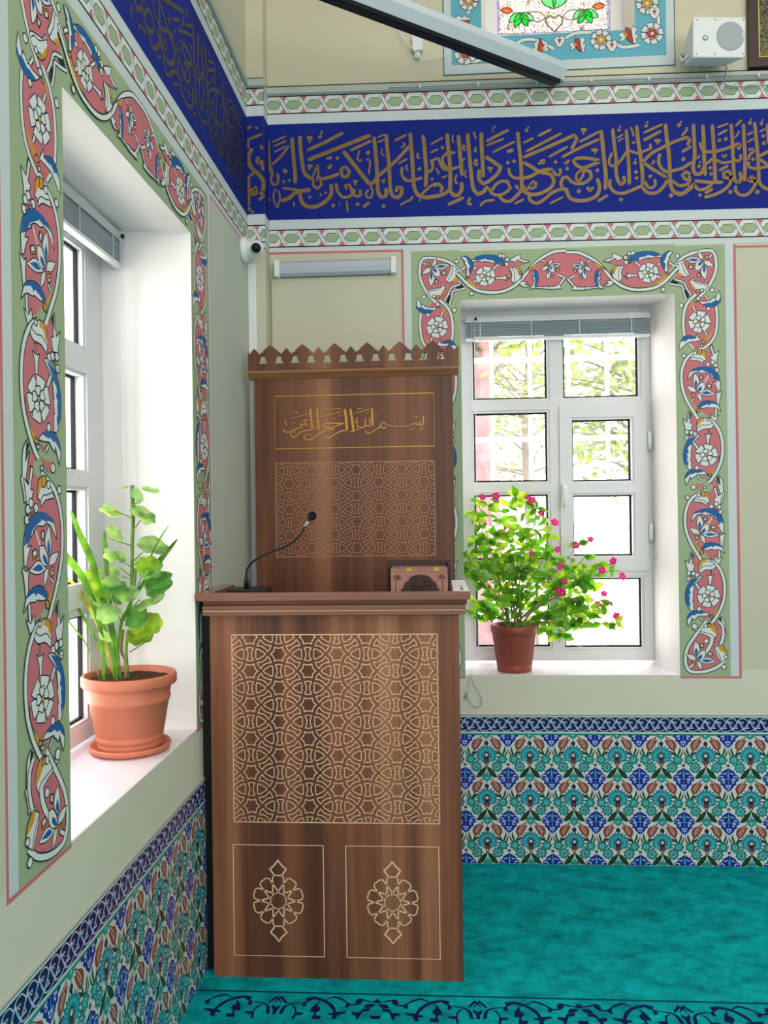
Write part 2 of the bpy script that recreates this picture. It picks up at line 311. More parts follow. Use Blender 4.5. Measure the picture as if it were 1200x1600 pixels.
ORNAMENT = (
    'nP0:541,2786 592,2812 645,2817 666,2808 674,2769 670,2720 653,2672 637,2656 616,2638 600,2625 579,2620 563,2629 550,2656 542,2681 529,2689 498,2704 506,2725 517,2739|nP0:589,2604 610,2611 631,2619 647,2597 620,2578 668,2574 675,25'
    '36 674,2469 660,2423 639,2397 607,2379 575,2377 586,2404 555,2418 536,2421 532,2473 532,2519 543,2562 565,2588|vW11:678,2569 682,2523 679,2471 668,2429 644,2397 612,2373|vW12:589,2628 560,2602 539,2565 530,2516 530,2473 536,2427|r'
    'W49:602,2501 628,2500 602,2528|vW7:575,2572 584,2550|vW7:626,2454 634,2438|nO0:661,2458 658,2440 628,2405 607,2406 634,2430|fO0:607,2406 618,2419 631,2408 618,2399|fW0:509,2371 511,2400 528,2430 550,2440 573,2434 586,2425 587,2446'
    ' 607,2414 554,2407 536,2394|nB0:512,2406 528,2429 550,2439 573,2434 584,2424 560,2421 555,2424 536,2411 528,2416|vW9:554,2402 573,2380|fW0:692,2644 679,2617 676,2601 671,2615 652,2596 647,2599 634,2594 599,2595 615,2581 641,2567 6'
    '70,2569 689,2582 700,2603|nB0:699,2611 689,2595 676,2598 655,2586 647,2588 615,2581 641,2567 670,2569 689,2582 700,2603|oW9:644,2560|vW7:631,2619 642,2602|oW10:662,2645|oW11:521,2579|oW10:507,2807|nK0:537,2651 545,2648 560,2618 54'
    '7,2608|nK0:474,2688 487,2702 516,2682 492,2680|vW7:468,2681 500,2673 528,2669 534,2635 544,2605|vW7:492,2699 532,2685 547,2656 565,2626|vW12:488,2758 534,2800 587,2821 645,2828 671,2817 681,2774 678,2731 661,2688 634,2646 608,2619'
    ' 589,2601|fW0:496,2739 507,2777 533,2787 546,2751 563,2721 545,2709 514,2717|nO0:498,2734 514,2731 540,2711 511,2717|fO0:496,2745 512,2747 511,2736 501,2734|lK0:525,2782 533,2746 553,2713|oW8:504,2762|fW0:575,2707 585,2690 611,268'
    '3 638,2675 645,2664 621,2638 589,2639 566,2664 561,2686|nO0:562,2686 577,2669 590,2647 584,2644 566,2664|fO0:590,2650 605,2649 605,2636 589,2636|lK0:569,2696 601,2676 624,2673 637,2662|oW8:616,2646|nO0:586,2604 589,2593 562,2564 5'
    '57,2567|fO0:581,2601 594,2601 591,2590 581,2590|oW9:598,2608|tL100:623,2778 597,2779 623,2751|vW7:650,2796 663,2807|nP0:560,2407 597,2409 613,2420 597,2393 575,2383|nP0:554,2343 596,2336 633,2373 647,2384 659,2345 654,2324 669,229'
    '1 689,2237 678,2180 670,2175 672,2129 677,2108 669,2086 647,2065 645,2060 626,2071 603,2093 572,2123 546,2162 528,2208 523,2252 529,2295|nK0:648,2393 660,2394 664,2372 660,2367|fW0:647,2386 657,2391 667,2351 689,2366 677,2318 674,'
    '2291 656,2291 654,2321 646,2340 659,2343|fW0:670,2178 679,2170 699,2180 691,2148 684,2107 673,2110 674,2145|vW8:672,2105 669,2070 663,2054|fW0:650,2078 663,2059 684,2070 668,2038 647,2049|fW0:585,2110 609,2131 635,2137 667,2129 68'
    '2,2115 695,2083 672,2102 645,2103 635,2106 608,2102|nB0:585,2110 606,2129 635,2136 667,2129 684,2113 667,2119 651,2122 640,2113 635,2120 614,2113 595,2104|fW0:543,2232 552,2264 571,2283 616,2292 653,2286 679,2264 692,2223 690,2180'
    ' 681,2180 670,2205 658,2224 676,2219 666,2237 642,2251 653,2251 632,2264 605,2264 595,2269 574,2265 560,2251|nB0:556,2269 585,2290 619,2295 653,2287 679,2264 690,2222 667,2235 658,2248 650,2258 619,2274 611,2276 616,2280 584,2270 '
    '590,2277|sW5:621,2222 641,2254|tL100:586,2181 612,2180 586,2208|vW5:564,2138 575,2148|oW10:638,2303|oW10:659,2313|oW10:672,2299|oW10:677,2277|nB0:646,2299 643,2296 640,2299 643,2303|nB0:667,2303 664,2299 661,2303 664,2307|nB0:673,'
    '2278 670,2274 667,2278 670,2281|oO4:656,2290|vW12:612,2379 586,2366 554,2345 532,2316 519,2273 518,2227 524,2187 540,2140 566,2094 592,2053 613,2044 634,2049|nO0:559,2134 587,2107 592,2093 582,2091 569,2115|fO0:584,2099 600,2104 5'
    '97,2085 584,2083|fW0:591,2374 620,2368 630,2346 630,2322 622,2322 614,2306 596,2320 556,2326 567,2348 586,2358|nO0:612,2371 625,2360 630,2341 627,2327 617,2344 609,2349|fO0:592,2374 611,2374 609,2349 596,2350 591,2361|lK0:561,2340'
    ' 585,2334 606,2331 619,2314|oW9:580,2356|oW10:530,2346|oW6:610,2390|nP0:560,2075 586,2053 581,2018 586,1991 570,1996 554,2034|nP0:594,1999 633,2006 663,2021 688,1978 693,1926 687,1878 660,1825 628,1795 599,1815 557,1824 558,1888 5'
    '75,1956|nP0:599,1785 625,1793 604,1772|nP0:643,1760 662,1771 677,1725 674,1684 658,1665 663,1709|nK0:667,1784 678,1789 690,1751 685,1749|fW0:667,1773 685,1746 678,1795 696,1767 699,1716 706,1713 695,1681 692,1660 673,1668 682,1697'
    ' 674,1703 684,1708|nK0:549,2089 560,2080 550,2064|fW0:547,2091 551,2086 548,2051 563,2078 552,2037 565,2032 557,2002 533,2002 520,2057 539,2038|oW10:538,1994|oW10:559,1991|oW10:575,1985|oW10:535,1967|nB0:550,1987 546,1984 542,1987'
    ' 546,1991|nB0:571,1987 567,1983 563,1987 567,1991|nB0:537,1966 534,1962 530,1966 534,1970|oO4:550,1979|fW0:601,1977 583,1980 553,1964 532,1938 521,1900 523,1862 536,1832 546,1821 557,1822 557,1859 553,1862 558,1894 555,1897 561,19'
    '32 558,1937 569,1948|nB0:589,1977 556,1964 532,1938 520,1900 523,1862 541,1832 543,1862 537,1856 540,1886 535,1892 545,1902 541,1921 556,1937 567,1953|vW9:569,1945 586,1918|fW0:636,2006 640,2003 637,1979 652,1987 641,1965 639,1938'
    ' 628,1938 625,1968 617,1985 632,1979|rW50:625,1886 651,1885 625,1913|fW0:532,1747 526,1776 533,1802 554,1818 583,1820 612,1812 630,1798 609,1796 580,1796 575,1791 553,1775 551,1789 543,1770|nB0:526,1778 533,1802 554,1818 583,1821 '
    '615,1812 596,1807 580,1804 578,1808 556,1797 553,1802 535,1786|oW10:581,1829|vW6:585,1788 598,1774|oW11:564,1740|vW12:623,2055 650,2043 676,2013 693,1970 698,1918 692,1864 673,1816 646,1774 630,1758|nO0:660,1822 665,1816 649,1790 '
    '630,1795|fO0:628,1795 644,1803 646,1790 633,1787|lK0:683,1884 679,1849 662,1811 643,1782|oW6:630,1782|fW0:584,2039 592,2053 613,2059 634,2052 652,2038 660,2022 644,2008 612,2006 588,1991 582,2015|nO0:584,2034 594,2053 618,2058 618'
    ',2044 602,2039 589,2015|lK0:586,2010 607,2025 634,2025 655,2035|oW7:634,2049|nP0:566,1754 603,1756 619,1766 603,1740 582,1729|nP0:560,1689 602,1683 640,1720 653,1731 666,1693 660,1671 676,1639 696,1585 685,1528 677,1523 679,1477 6'
    '84,1455 675,1434 654,1413 651,1407 633,1418 609,1440 578,1470 552,1508 534,1554 530,1598 536,1641|nK0:655,1740 667,1741 670,1720 666,1714|fW0:653,1734 664,1739 674,1698 695,1714 684,1666 681,1639 662,1639 660,1669 653,1688 666,169'
    '0|fW0:677,1526 686,1517 706,1528 697,1496 690,1455 680,1458 680,1493|vW8:678,1453 675,1418 670,1402|fW0:657,1426 670,1407 691,1418 675,1385 654,1396|fW0:591,1456 615,1478 642,1484 673,1477 689,1463 702,1431 678,1450 652,1450 641,1'
    '453 615,1449|nB0:591,1456 613,1476 642,1483 673,1477 690,1461 673,1466 657,1469 647,1461 642,1468 620,1460 602,1451|fW0:549,1578 559,1611 578,1629 623,1640 660,1634 686,1612 698,1571 696,1528 687,1528 677,1553 664,1572 682,1567 67'
    '2,1585 649,1599 659,1599 638,1611 612,1611 601,1616 580,1612 567,1597|nB0:563,1616 591,1637 626,1642 660,1634 686,1612 696,1570 673,1582 664,1596 657,1605 625,1621 617,1623 623,1627 591,1617 596,1624|sW5:627,1569 647,1601|tL100:59'
    '2,1528 619,1528 593,1555|vW5:571,1485 581,1494|oW10:644,1650|oW10:665,1661|oW10:678,1647|oW10:683,1625|nB0:653,1647 650,1643 647,1647 650,1650|nB0:674,1651 670,1647 667,1651 671,1655|nB0:680,1625 677,1622 674,1625 677,1629|oO4:662'
    ',1638|vW12:619,1726 592,1713 560,1692 539,1662 526,1619 524,1573 530,1533 547,1487 573,1440 598,1400 619,1391 641,1397|nO0:565,1481 594,1454 599,1440 588,1438 575,1462|fO0:591,1446 607,1451 604,1432 591,1429|fW0:598,1721 627,1715 '
    '637,1693 636,1669 629,1669 620,1653 602,1667 563,1673 573,1694 592,1705|nO0:619,1718 632,1707 637,1688 634,1674 624,1691 616,1696|fO0:599,1721 617,1721 616,1696 603,1697 597,1707|lK0:568,1686 592,1680 613,1677 626,1661|oW9:587,170'
    '2|oW10:536,1692|oW6:616,1737|nP0:560,1426 587,1404 581,1369 586,1342 570,1347 555,1385|nP0:594,1350 633,1358 663,1373 688,1330 693,1279 687,1230 660,1177 628,1147 599,1166 557,1175 558,1239 575,1307|nP0:599,1137 625,1145 604,1123|'
    'nP0:643,1112 662,1123 677,1077 674,1036 658,1018 663,1061|nK0:667,1136 678,1142 690,1104 685,1101|fW0:667,1125 685,1098 678,1147 696,1120 699,1069 706,1066 695,1034 692,1012 673,1020 682,1050 674,1055 685,1061|nK0:549,1439 561,143'
    '1 550,1415|fW0:547,1442 551,1437 548,1402 563,1428 552,1388 565,1382 557,1353 533,1353 520,1407 539,1388|oW10:538,1345|oW10:559,1342|oW10:575,1336|oW10:535,1318|nB0:550,1338 546,1334 542,1338 546,1342|nB0:571,1338 567,1334 563,133'
    '8 567,1342|nB0:537,1317 534,1313 530,1317 534,1320|oO4:550,1330|fW0:601,1328 583,1331 554,1315 532,1288 521,1250 523,1213 536,1183 546,1172 557,1173 557,1210 553,1212 558,1245 555,1248 561,1283 558,1288 569,1299|nB0:589,1328 556,1'
    '315 532,1288 520,1250 523,1213 541,1183 543,1212 538,1207 541,1237 535,1242 545,1253 541,1272 556,1288 567,1304|vW9:569,1296 586,1269|fW0:636,1357 640,1355 637,1331 652,1338 641,1317 639,1290 628,1290 625,1320 617,1336 632,1331|rW'
    '50:625,1238 651,1237 625,1265|fW0:532,1098 526,1126 533,1153 554,1169 583,1172 612,1163 630,1150 609,1147 580,1147 575,1142 554,1126 551,1140 543,1121|nB0:526,1129 533,1153 554,1169 583,1172 615,1163 596,1158 580,1156 578,1160 557'
    ',1148 553,1153 535,1137|oW10:581,1180|vW6:585,1139 598,1126|oW11:564,1091|vW12:624,1406 650,1395 676,1365 693,1322 698,1271 692,1217 673,1169 646,1126 630,1109|nO0:660,1174 665,1169 649,1142 630,1147|fO0:628,1147 644,1155 646,1142'
    ' 633,1139|lK0:683,1236 679,1201 662,1163 643,1134|oW6:630,1134|fW0:584,1390 592,1404 613,1410 634,1403 652,1390 660,1373 644,1360 612,1358 588,1342 582,1366|nO0:584,1385 594,1404 618,1409 618,1395 602,1390 589,1366|lK0:586,1361 60'
    '7,1377 634,1376 655,1387|oW7:634,1401|nP0:578,1070 641,1048 660,1069 650,1113 668,1113 681,1080 675,1048 653,1005 656,972 673,932 634,913 586,900 544,897 531,924 529,967 543,1016|vW13:613,1124 589,1091 556,1048 529,1005 517,962 51'
    '9,924 533,897 565,889 612,894 660,913 695,943|vW11:668,1123 684,1102 689,1069 683,1037 675,1015|fW0:581,1070 605,1105 626,1115 650,1105 662,1075 649,1037 615,1056 588,1067|nO0:626,1114 650,1103 662,1075 657,1064 639,1080 628,1097|'
    'fO0:618,1113 634,1110 631,1094 620,1097|oW9:610,1102|lK0:581,1078 610,1070 636,1061 654,1043|fW0:653,1005 672,1015 693,999 703,972 700,951 676,932 661,959 645,999|nO0:661,1010 675,1014 695,994 702,972 690,978 672,989|lK0:648,1001 '
    '666,972 679,937|oW9:698,959|oW11:689,913|vW15:638,1048 633,1021 619,994 608,975|oW11:612,1032|oW13:560,1100|tL100:568,948 595,948 569,975|vW9:533,911 552,924|nP0:0,2834 49,2832 97,2811 141,2781 162,2753 197,2725 205,2701 179,2690 '
    '130,2678 86,2678 38,2686 -1,2716|nP0:189,2784 224,2802 277,2790 320,2790 373,2802 425,2802 446,2757 450,2731 415,2692 362,2669 301,2669 258,2688 249,2710 267,2763 233,2775|nP0:464,2770 477,2772 485,2763 463,2748|nK0:172,2795 207,2'
    '805 180,2790|fW0:167,2795 211,2809 211,2830 233,2822 259,2808 259,2801 233,2793 224,2805 193,2790|oW10:272,2807|oW10:274,2785|oW10:290,2825|oW10:305,2826|nB0:272,2810 277,2806 272,2803|nB0:273,2787 277,2784 273,2780|oO5:286,2803|f'
    'W0:285,2777 294,2807 325,2828 369,2833 404,2828 434,2811 438,2800 408,2804 377,2796 381,2803 351,2797 329,2786 333,2797 307,2786|nB0:285,2777 294,2807 325,2828 369,2833 404,2828 429,2812 408,2807 373,2814 364,2809 338,2805 325,279'
    '2 307,2789|fW0:488,2827 465,2830 443,2815 431,2793 437,2762 450,2737 462,2735 462,2779 475,2801 466,2801|nB0:478,2829 456,2827 438,2806 432,2789 437,2762 448,2742 452,2770 444,2780 455,2801 462,2819|vW7:314,2786 337,2765|vW8:468,2'
    '779 485,2765|oW8:422,2771|oW10:440,2653|rW45:374,2733 400,2732 374,2760|fW0:258,2719 280,2723 274,2736 293,2729 326,2727 326,2716 293,2716 273,2707 280,2716|vW9:417,2714 428,2707|tL72:81,2769 55,2770 81,2742|vW7:97,2791 110,2799|v'
    'W8:5,2714 39,2730|vW8:5,2718 34,2681|fW0:20,2664 38,2690 49,2677 82,2675 88,2662|fW0:84,2662 84,2680 100,2675 144,2677 143,2669 104,2666|fW0:149,2758 160,2727 152,2731 156,2708 149,2709 155,2687 172,2664 139,2676 129,2714 134,2745'
    '|nB0:149,2758 134,2745 129,2714 139,2678 149,2676 145,2709 150,2727|fW0:166,2682 192,2688 179,2700 201,2703 214,2720 225,2698 196,2676|vW12:1,2840 53,2837 97,2818 136,2792 171,2757 205,2714 249,2678 301,2658 358,2656 406,2665 450,'
    '2691 489,2732 509,2751|lK0:101,2806 149,2778 193,2741 214,2707|nO0:123,2791 162,2769 175,2757 160,2755 140,2772|fO0:158,2767 175,2764 171,2751 158,2753|nO0:384,2673 423,2692 454,2722 465,2715 428,2683|fO0:452,2731 467,2730 465,271'
    '7 454,2719|fW0:206,2747 224,2769 265,2768 252,2741 254,2710 242,2695 219,2711 206,2730|nO0:206,2743 215,2761 246,2770 232,2759 219,2738|lK0:250,2768 239,2742 240,2702|fO0:206,2747 219,2749 219,2734 208,2732')

BAND_TEXT = (
    'sG12:-777,3409 -774,3344 -771,3283 -778,3252|sG12:-764,3282 -760,3248 -765,3214 -753,3194 -734,3198 -730,3228 -737,3247|sG12:-678,3379 -705,3342 -733,3312 -760,3290|sG18:-662,3416 -659,3367 -654,3302 -649,3245 -650,3199|sG9:-758,3'
    '397 -689,3425|sG9:-751,3377 -689,3402|sG9:-747,3349 -693,3376|sG21:-703,3250 -691,3265|sG15:-706,3208 -704,3208|sG15:-679,3213 -677,3213|sG9:-742,3175 -754,3145 -751,3114 -736,3084 -723,3133 -731,3167|sG17:-779,3134 -778,3115|sG18'
    ':-720,3117 -681,3128 -646,3154 -577,3167|sG12:-711,3178 -654,3169 -577,3159|sG18:-627,3149 -620,3111 -594,3088 -548,3086 -502,3112 -478,3145 -478,3191|sG16:-582,3131 -580,3131|sG9:-660,3112 -655,3089|sG18:-624,3423 -621,3358 -614,'
    '3290 -603,3244 -569,3216|sG10:-569,3216 -557,3246 -541,3284 -538,3246 -546,3208|sG12:-561,3216 -562,3186 -543,3170 -524,3188 -531,3223 -542,3227|sG16:-590,3353 -498,3392 -417,3432|sG19:-587,3308 -499,3339 -422,3367 -346,3395 -288,'
    '3416|sG16:-523,3215 -477,3225 -439,3239|sG15:-408,3272 -431,3258 -424,3224 -401,3223 -389,3245 -408,3272|sG19:-591,3412 -564,3412|sG10:-578,3410 -576,3387|sG18:-530,3416 -527,3414|sG8:-524,3424 -518,3446|sG14:-591,3279 -564,3279|s'
    'G9:-580,3277 -580,3258|sG14:-499,3311 -472,3316|sG16:-492,3263 -473,3282|sG18:-448,3313 -445,3311|sG14:-455,3194 -448,3156 -425,3125 -395,3128 -372,3146 -368,3165|sG11:-402,3162 -413,3182 -390,3185 -383,3162|sG18:-471,3089 -468,30'
    '87|sG18:-441,3096 -437,3094|sG14:-529,3141 -527,3140|sG14:-506,3150 -504,3149|sG9:-406,3109 -400,3056|sG14:-384,3347 -331,3369 -285,3390|sG19:-419,3345 -385,3302 -351,3256 -318,3213 -292,3182|sG16:-292,3182 -273,3197 -257,3219 -20'
    '7,3259 -158,3303 -112,3351 -100,3362|sG18:-272,3408 -267,3355 -262,3291 -259,3234 -258,3177 -254,3143 -239,3120 -220,3127 -216,3150 -224,3161|sG17:-213,3418 -210,3354 -203,3289 -200,3214 -197,3157 -186,3126 -164,3118 -145,3137 -14'
    '4,3163 -163,3167 -171,3145|sG9:-255,3404 -217,3418|sG9:-255,3381 -217,3395|sG9:-341,3346 -353,3305 -339,3293 -332,3304|sG21:-302,3334 -299,3333|sG9:-309,3304 -290,3295 -299,3231|sG7:-233,3350 -239,3328 -222,3316|sG10:-292,3178 -28'
    '1,3148 -289,3121 -308,3122 -315,3141 -300,3160|sG14:-383,3173 -376,3143 -353,3127 -338,3134 -341,3161|sG19:-354,3091 -352,3090|sG14:-327,3077 -297,3099|sG19:-232,3080 -229,3079|sG14:-373,3201 -352,3199|sG10:-363,3199 -364,3180|sG7'
    ':-242,3196 -223,3207 -231,3184|sG18:-100,3422 -97,3362 -92,3286 -89,3211 -84,3161 -66,3127 -32,3115 5,3118 43,3124|sG14:-139,3261 -144,3235 -129,3204 -99,3196 -46,3209|sG18:-41,3409 -35,3360 -30,3284 -27,3228 -32,3164|sG12:-27,323'
    '1 0,3246 4,3272 -7,3291|sG12:-55,3127 -17,3160 14,3178 40,3173|sG12:-174,3386 -118,3413|sG9:-134,3378 -127,3362 -146,3352|sG10:-158,3277 -116,3300|sG8:-117,3272 -121,3253 -110,3241|sG10:-63,3327 -71,3308 -56,3300|sG18:-61,3251 -59'
    ',3250|sG14:-2,3201 0,3200|sG9:18,3253 33,3222|sG16:-100,3120 -92,3113|sG10:-153,3082 -123,3098 -96,3109|sG7:-59,3108 -63,3097|sG18:73,3413 76,3356 83,3281 85,3206 84,3149 99,3123 121,3122 137,3148 137,3182|sG18:125,3404 130,3336 1'
    '35,3272 140,3212|sG18:168,3410 173,3335 179,3259 186,3184 193,3147 211,3124 237,3134 260,3160|sG18:232,3412 233,3352 236,3277 238,3202|sG16:-17,3118 28,3121 58,3131 81,3150|sG15:6,3170 32,3177 47,3158 39,3136|sG14:109,3322 72,3319'
    ' 49,3301 52,3271 75,3247 93,3243|sG13:30,3301 41,3267 60,3244 97,3247 135,3257|sG12:-12,3231 3,3253 -4,3283 27,3301|sG9:135,3272 154,3294|sG10:-6,3363 54,3395|sG10:-7,3325 31,3341|sG16:49,3348 51,3347|sG7:99,3405 97,3375 106,3371|'
    'sG14:151,3358 147,3339 158,3331|sG10:196,3417 207,3382|sG10:207,3345 199,3330 210,3322|sG16:210,3289 200,3270 213,3259|sG9:18,3253 33,3226|sG9:44,3211 55,3207 70,3217|sG10:115,3220 107,3190 118,3175|sG7:157,3241 153,3211 164,3204|'
    'sG17:251,3299 284,3275 321,3248 305,3218 268,3186 238,3172 219,3195 220,3240|sG13:257,3246 283,3242|sG8:272,3242 272,3223|sG14:264,3152 278,3126 308,3117 341,3128 364,3149 349,3180 320,3181 293,3163 278,3137|sG15:308,3117 333,3090'
    ' 367,3090 401,3122 419,3152|sG14:255,3370 304,3395 360,3421|sG11:255,3351 337,3380|sG11:281,3317 389,3366|sG21:284,3418 288,3420|sG8:288,3429 297,3442|sG16:351,3318 381,3327|sG18:352,3268 354,3267|sG18:381,3274 383,3273|sG13:358,3'
    '243 361,3217 379,3198 409,3193|sG16:72,3078 147,3110|sG14:177,3109 164,3083 184,3075|sG12:221,3067 244,3089 289,3095|sG10:385,3074 426,3096|sG9:394,3164 390,3153 401,3141|sG17:401,3410 407,3339 414,3264 416,3189 419,3144 445,3121 '
    '482,3116 519,3127 552,3148 564,3178 546,3208 498,3221 458,3248 425,3267|sG16:425,3290 522,3328 596,3359 662,3387 673,3368 647,3321|sG16:416,3193 453,3199 498,3221 531,3231 561,3230|sG12:427,3159 430,3140 449,3143|sG12:457,3162 468'
    ',3177 483,3169 479,3150 460,3143 445,3159|sG16:370,3093 400,3119 419,3141|sG15:449,3114 456,3087 489,3075 526,3097 556,3122 593,3136 622,3139|sG17:622,3139 626,3116 644,3090 687,3081 732,3088 765,3109 773,3150 762,3183|sG15:629,31'
    '35 607,3136 597,3166 608,3191 627,3191 645,3172 674,3160 711,3166 737,3188 733,3214 704,3226|sG12:704,3226 675,3212 667,3186 678,3171 696,3193 704,3219|sG16:778,3265 727,3277 676,3279 657,3268 668,3249 697,3234 734,3244 778,3261|s'
    'G18:784,3406 790,3346 796,3272 803,3197 800,3130|sG13:564,3226 572,3207 590,3203 598,3222 590,3233|sG18:573,3265 575,3264|sG11:426,3357 474,3380|sG13:493,3387 556,3417|sG13:437,3316 522,3358 604,3398|sG12:543,3288 632,3336|sG13:60'
    '2,3285 687,3327 776,3365|sG12:684,3353 780,3402|sG17:441,3416 443,3415|sG8:445,3424 453,3433|sG17:692,3411 718,3410|sG9:704,3408 703,3388|sG15:738,3316 769,3315|sG9:757,3314 756,3295|sG10:502,3269 521,3276 521,3261 491,3260|sG12:6'
    '13,3262 624,3254 635,3273|sG18:626,3232 628,3231|sG19:764,3221 766,3219|sG21:678,3126 680,3125|sG13:716,3144 728,3125 747,3143|sG16:381,3272 383,3272|sG13:764,3076 812,3104|sG10:381,3074 426,3096|sG10:544,3070 607,3102|sG10:386,31'
    '60 401,3148|sG16:837,3412 843,3345 851,3266 850,3214 857,3173 871,3151 890,3165 883,3191|sG12:851,3244 829,3237 818,3260 833,3300|sG14:854,3244 877,3269 899,3302|sG16:899,3406 903,3343 906,3287 909,3213 910,3150|sG12:906,3309 928,'
    '3301 953,3293 972,3300 990,3307 1008,3314 1008,3336|sG17:946,3423 954,3341 964,3267 970,3193 969,3144|sG15:824,3178 820,3148 842,3118 878,3110 922,3124 969,3144|sG15:975,3255 1012,3291 1066,3319 1121,3344 1172,3361 1186,3349 1175,'
    '3324|sG16:978,3248 1025,3213 1079,3179|sG16:969,3137 987,3114 1016,3106 1045,3117 1071,3145 1082,3167|sG13:981,3163 995,3136 1017,3132 1028,3150 1024,3173|sG18:1077,3426 1083,3356 1091,3282 1094,3208 1096,3148 1110,3115 1139,3099 '
    '1168,3113 1190,3139|sG15:1051,3290 1044,3253 1058,3220 1083,3204 1119,3211 1155,3221 1192,3246|sG15:1187,3190 1166,3202 1151,3188 1162,3169 1180,3168 1184,3183|sG14:1104,3163 1136,3140 1172,3146 1187,3168|sG12:977,3387 1064,3425|s'
    'G15:976,3352 1058,3394|sG8:856,3366 885,3384|sG8:860,3352 885,3366|sG13:1149,3293 1193,3319|sG17:865,3405 867,3404|sG7:868,3414 875,3427|sG18:989,3420 991,3419|sG7:992,3429 999,3442|sG21:1137,3419 1139,3418|sG8:1144,3428 1153,3437'
    '|sG10:919,3416 929,3390 931,3372|sG10:923,3344 940,3344|sG15:1025,3350 1056,3349|sG9:1041,3348 1041,3331|sG18:936,3251 938,3250|sG8:938,3260 940,3269|sG18:939,3208 941,3207|sG18:942,3180 944,3179|sG19:1004,3186 1006,3185|sG21:1155'
    ',3261 1157,3260|sG21:1097,3095 1099,3094|sG19:870,3082 871,3081|sG9:1018,3262 1025,3250 1011,3243|sG12:1176,3408 1169,3390 1150,3369|sG17:1203,3422 1206,3348 1207,3275 1199,3220 1209,3190 1234,3193 1249,3222|sG15:1233,3337 1236,33'
    '18 1250,3295 1286,3291 1337,3300 1387,3317 1405,3324 1412,3313 1401,3298|sG17:1245,3417 1248,3366 1249,3329 1250,3255 1254,3181|sG17:1288,3416 1292,3346 1296,3254 1298,3143|sG16:1372,3417 1377,3343 1379,3270 1382,3196 1388,3155 14'
    '06,3147 1414,3169 1407,3195|sG16:1428,3415 1430,3342 1433,3250 1429,3151|sG16:1478,3421 1484,3347 1490,3266 1493,3193 1495,3145 1517,3119 1545,3111|sG15:1535,3412 1537,3320|sG15:1125,3107 1154,3103 1186,3124 1201,3146 1222,3119 12'
    '55,3122 1284,3143|sG16:1205,3160 1266,3151 1334,3149|sG15:1371,3182 1357,3200 1335,3194 1338,3171 1363,3167 1371,3178 1363,3141 1334,3113 1290,3092 1247,3082|sG13:1260,3236 1286,3258 1307,3250 1336,3238 1372,3244|sG12:1383,3255 14'
    '00,3243 1415,3254 1412,3276|sG15:1392,3133 1388,3111 1409,3089 1441,3091 1466,3116 1478,3146 1464,3172 1446,3157 1460,3150 1481,3153|sG14:1447,3242 1450,3216 1482,3208 1536,3217|sG12:1447,3249 1454,3271 1473,3289 1466,3300 1448,32'
    '93|sG15:1494,3263 1547,3290|sG15:1497,3252 1546,3213|sG10:1309,3401 1360,3419|sG11:1311,3367 1356,3390|sG10:1392,3405 1421,3434|sG9:1387,3350 1402,3368 1409,3383|sG13:1314,3203 1357,3224|sG14:1251,3100 1287,3121|sG10:1445,3363 147'
    '0,3377|sG10:1444,3330 1473,3346|sG10:1499,3376 1524,3388|sG9:1217,3260 1232,3276|sG18:1318,3343 1320,3342|sG18:1347,3348 1349,3347|sG18:1275,3217 1277,3216|sG18:1279,3190 1280,3188|sG18:1227,3093 1229,3092|sG21:1364,3104 1365,3103'
    '|sG22:1485,3101 1487,3100|sG18:1514,3357 1516,3356|sG19:1517,3324 1519,3323|sG19:1456,3418 1458,3417|sG7:1458,3427 1466,3440|sG18:1508,3415 1509,3413|sG7:1510,3424 1517,3434|sG18:1225,3226 1227,3225|sG8:1228,3237 1232,3250|sG18:14'
    '68,3252 1469,3251|sG10:1329,3275 1340,3263 1351,3278')

PIER_TEXT = (
    'sG10:-860,3442 -863,3427|sG12:-855,3437 -833,3443|sG16:-813,3430 -807,3439|sG12:-862,3343 -861,3382 -783,3406|sG14:-791,3354 -784,3334|sG19:-832,3341 -844,3317 -862,3298 -840,3257 -801,3216 -781,3186 -777,3141|sG14:-800,3301 -812,'
    '3283 -800,3267 -789,3283|sG14:-789,3285 -781,3235|sG14:-863,3209 -815,3232|sG14:-861,3214 -862,3139 -858,3075|sG16:-857,3139 -816,3157 -817,3128 -842,3129|sG16:-799,3137 -782,3121 -802,3097|sG17:-863,3070 -860,3050|sG16:-835,3047 '
    '-833,3044')

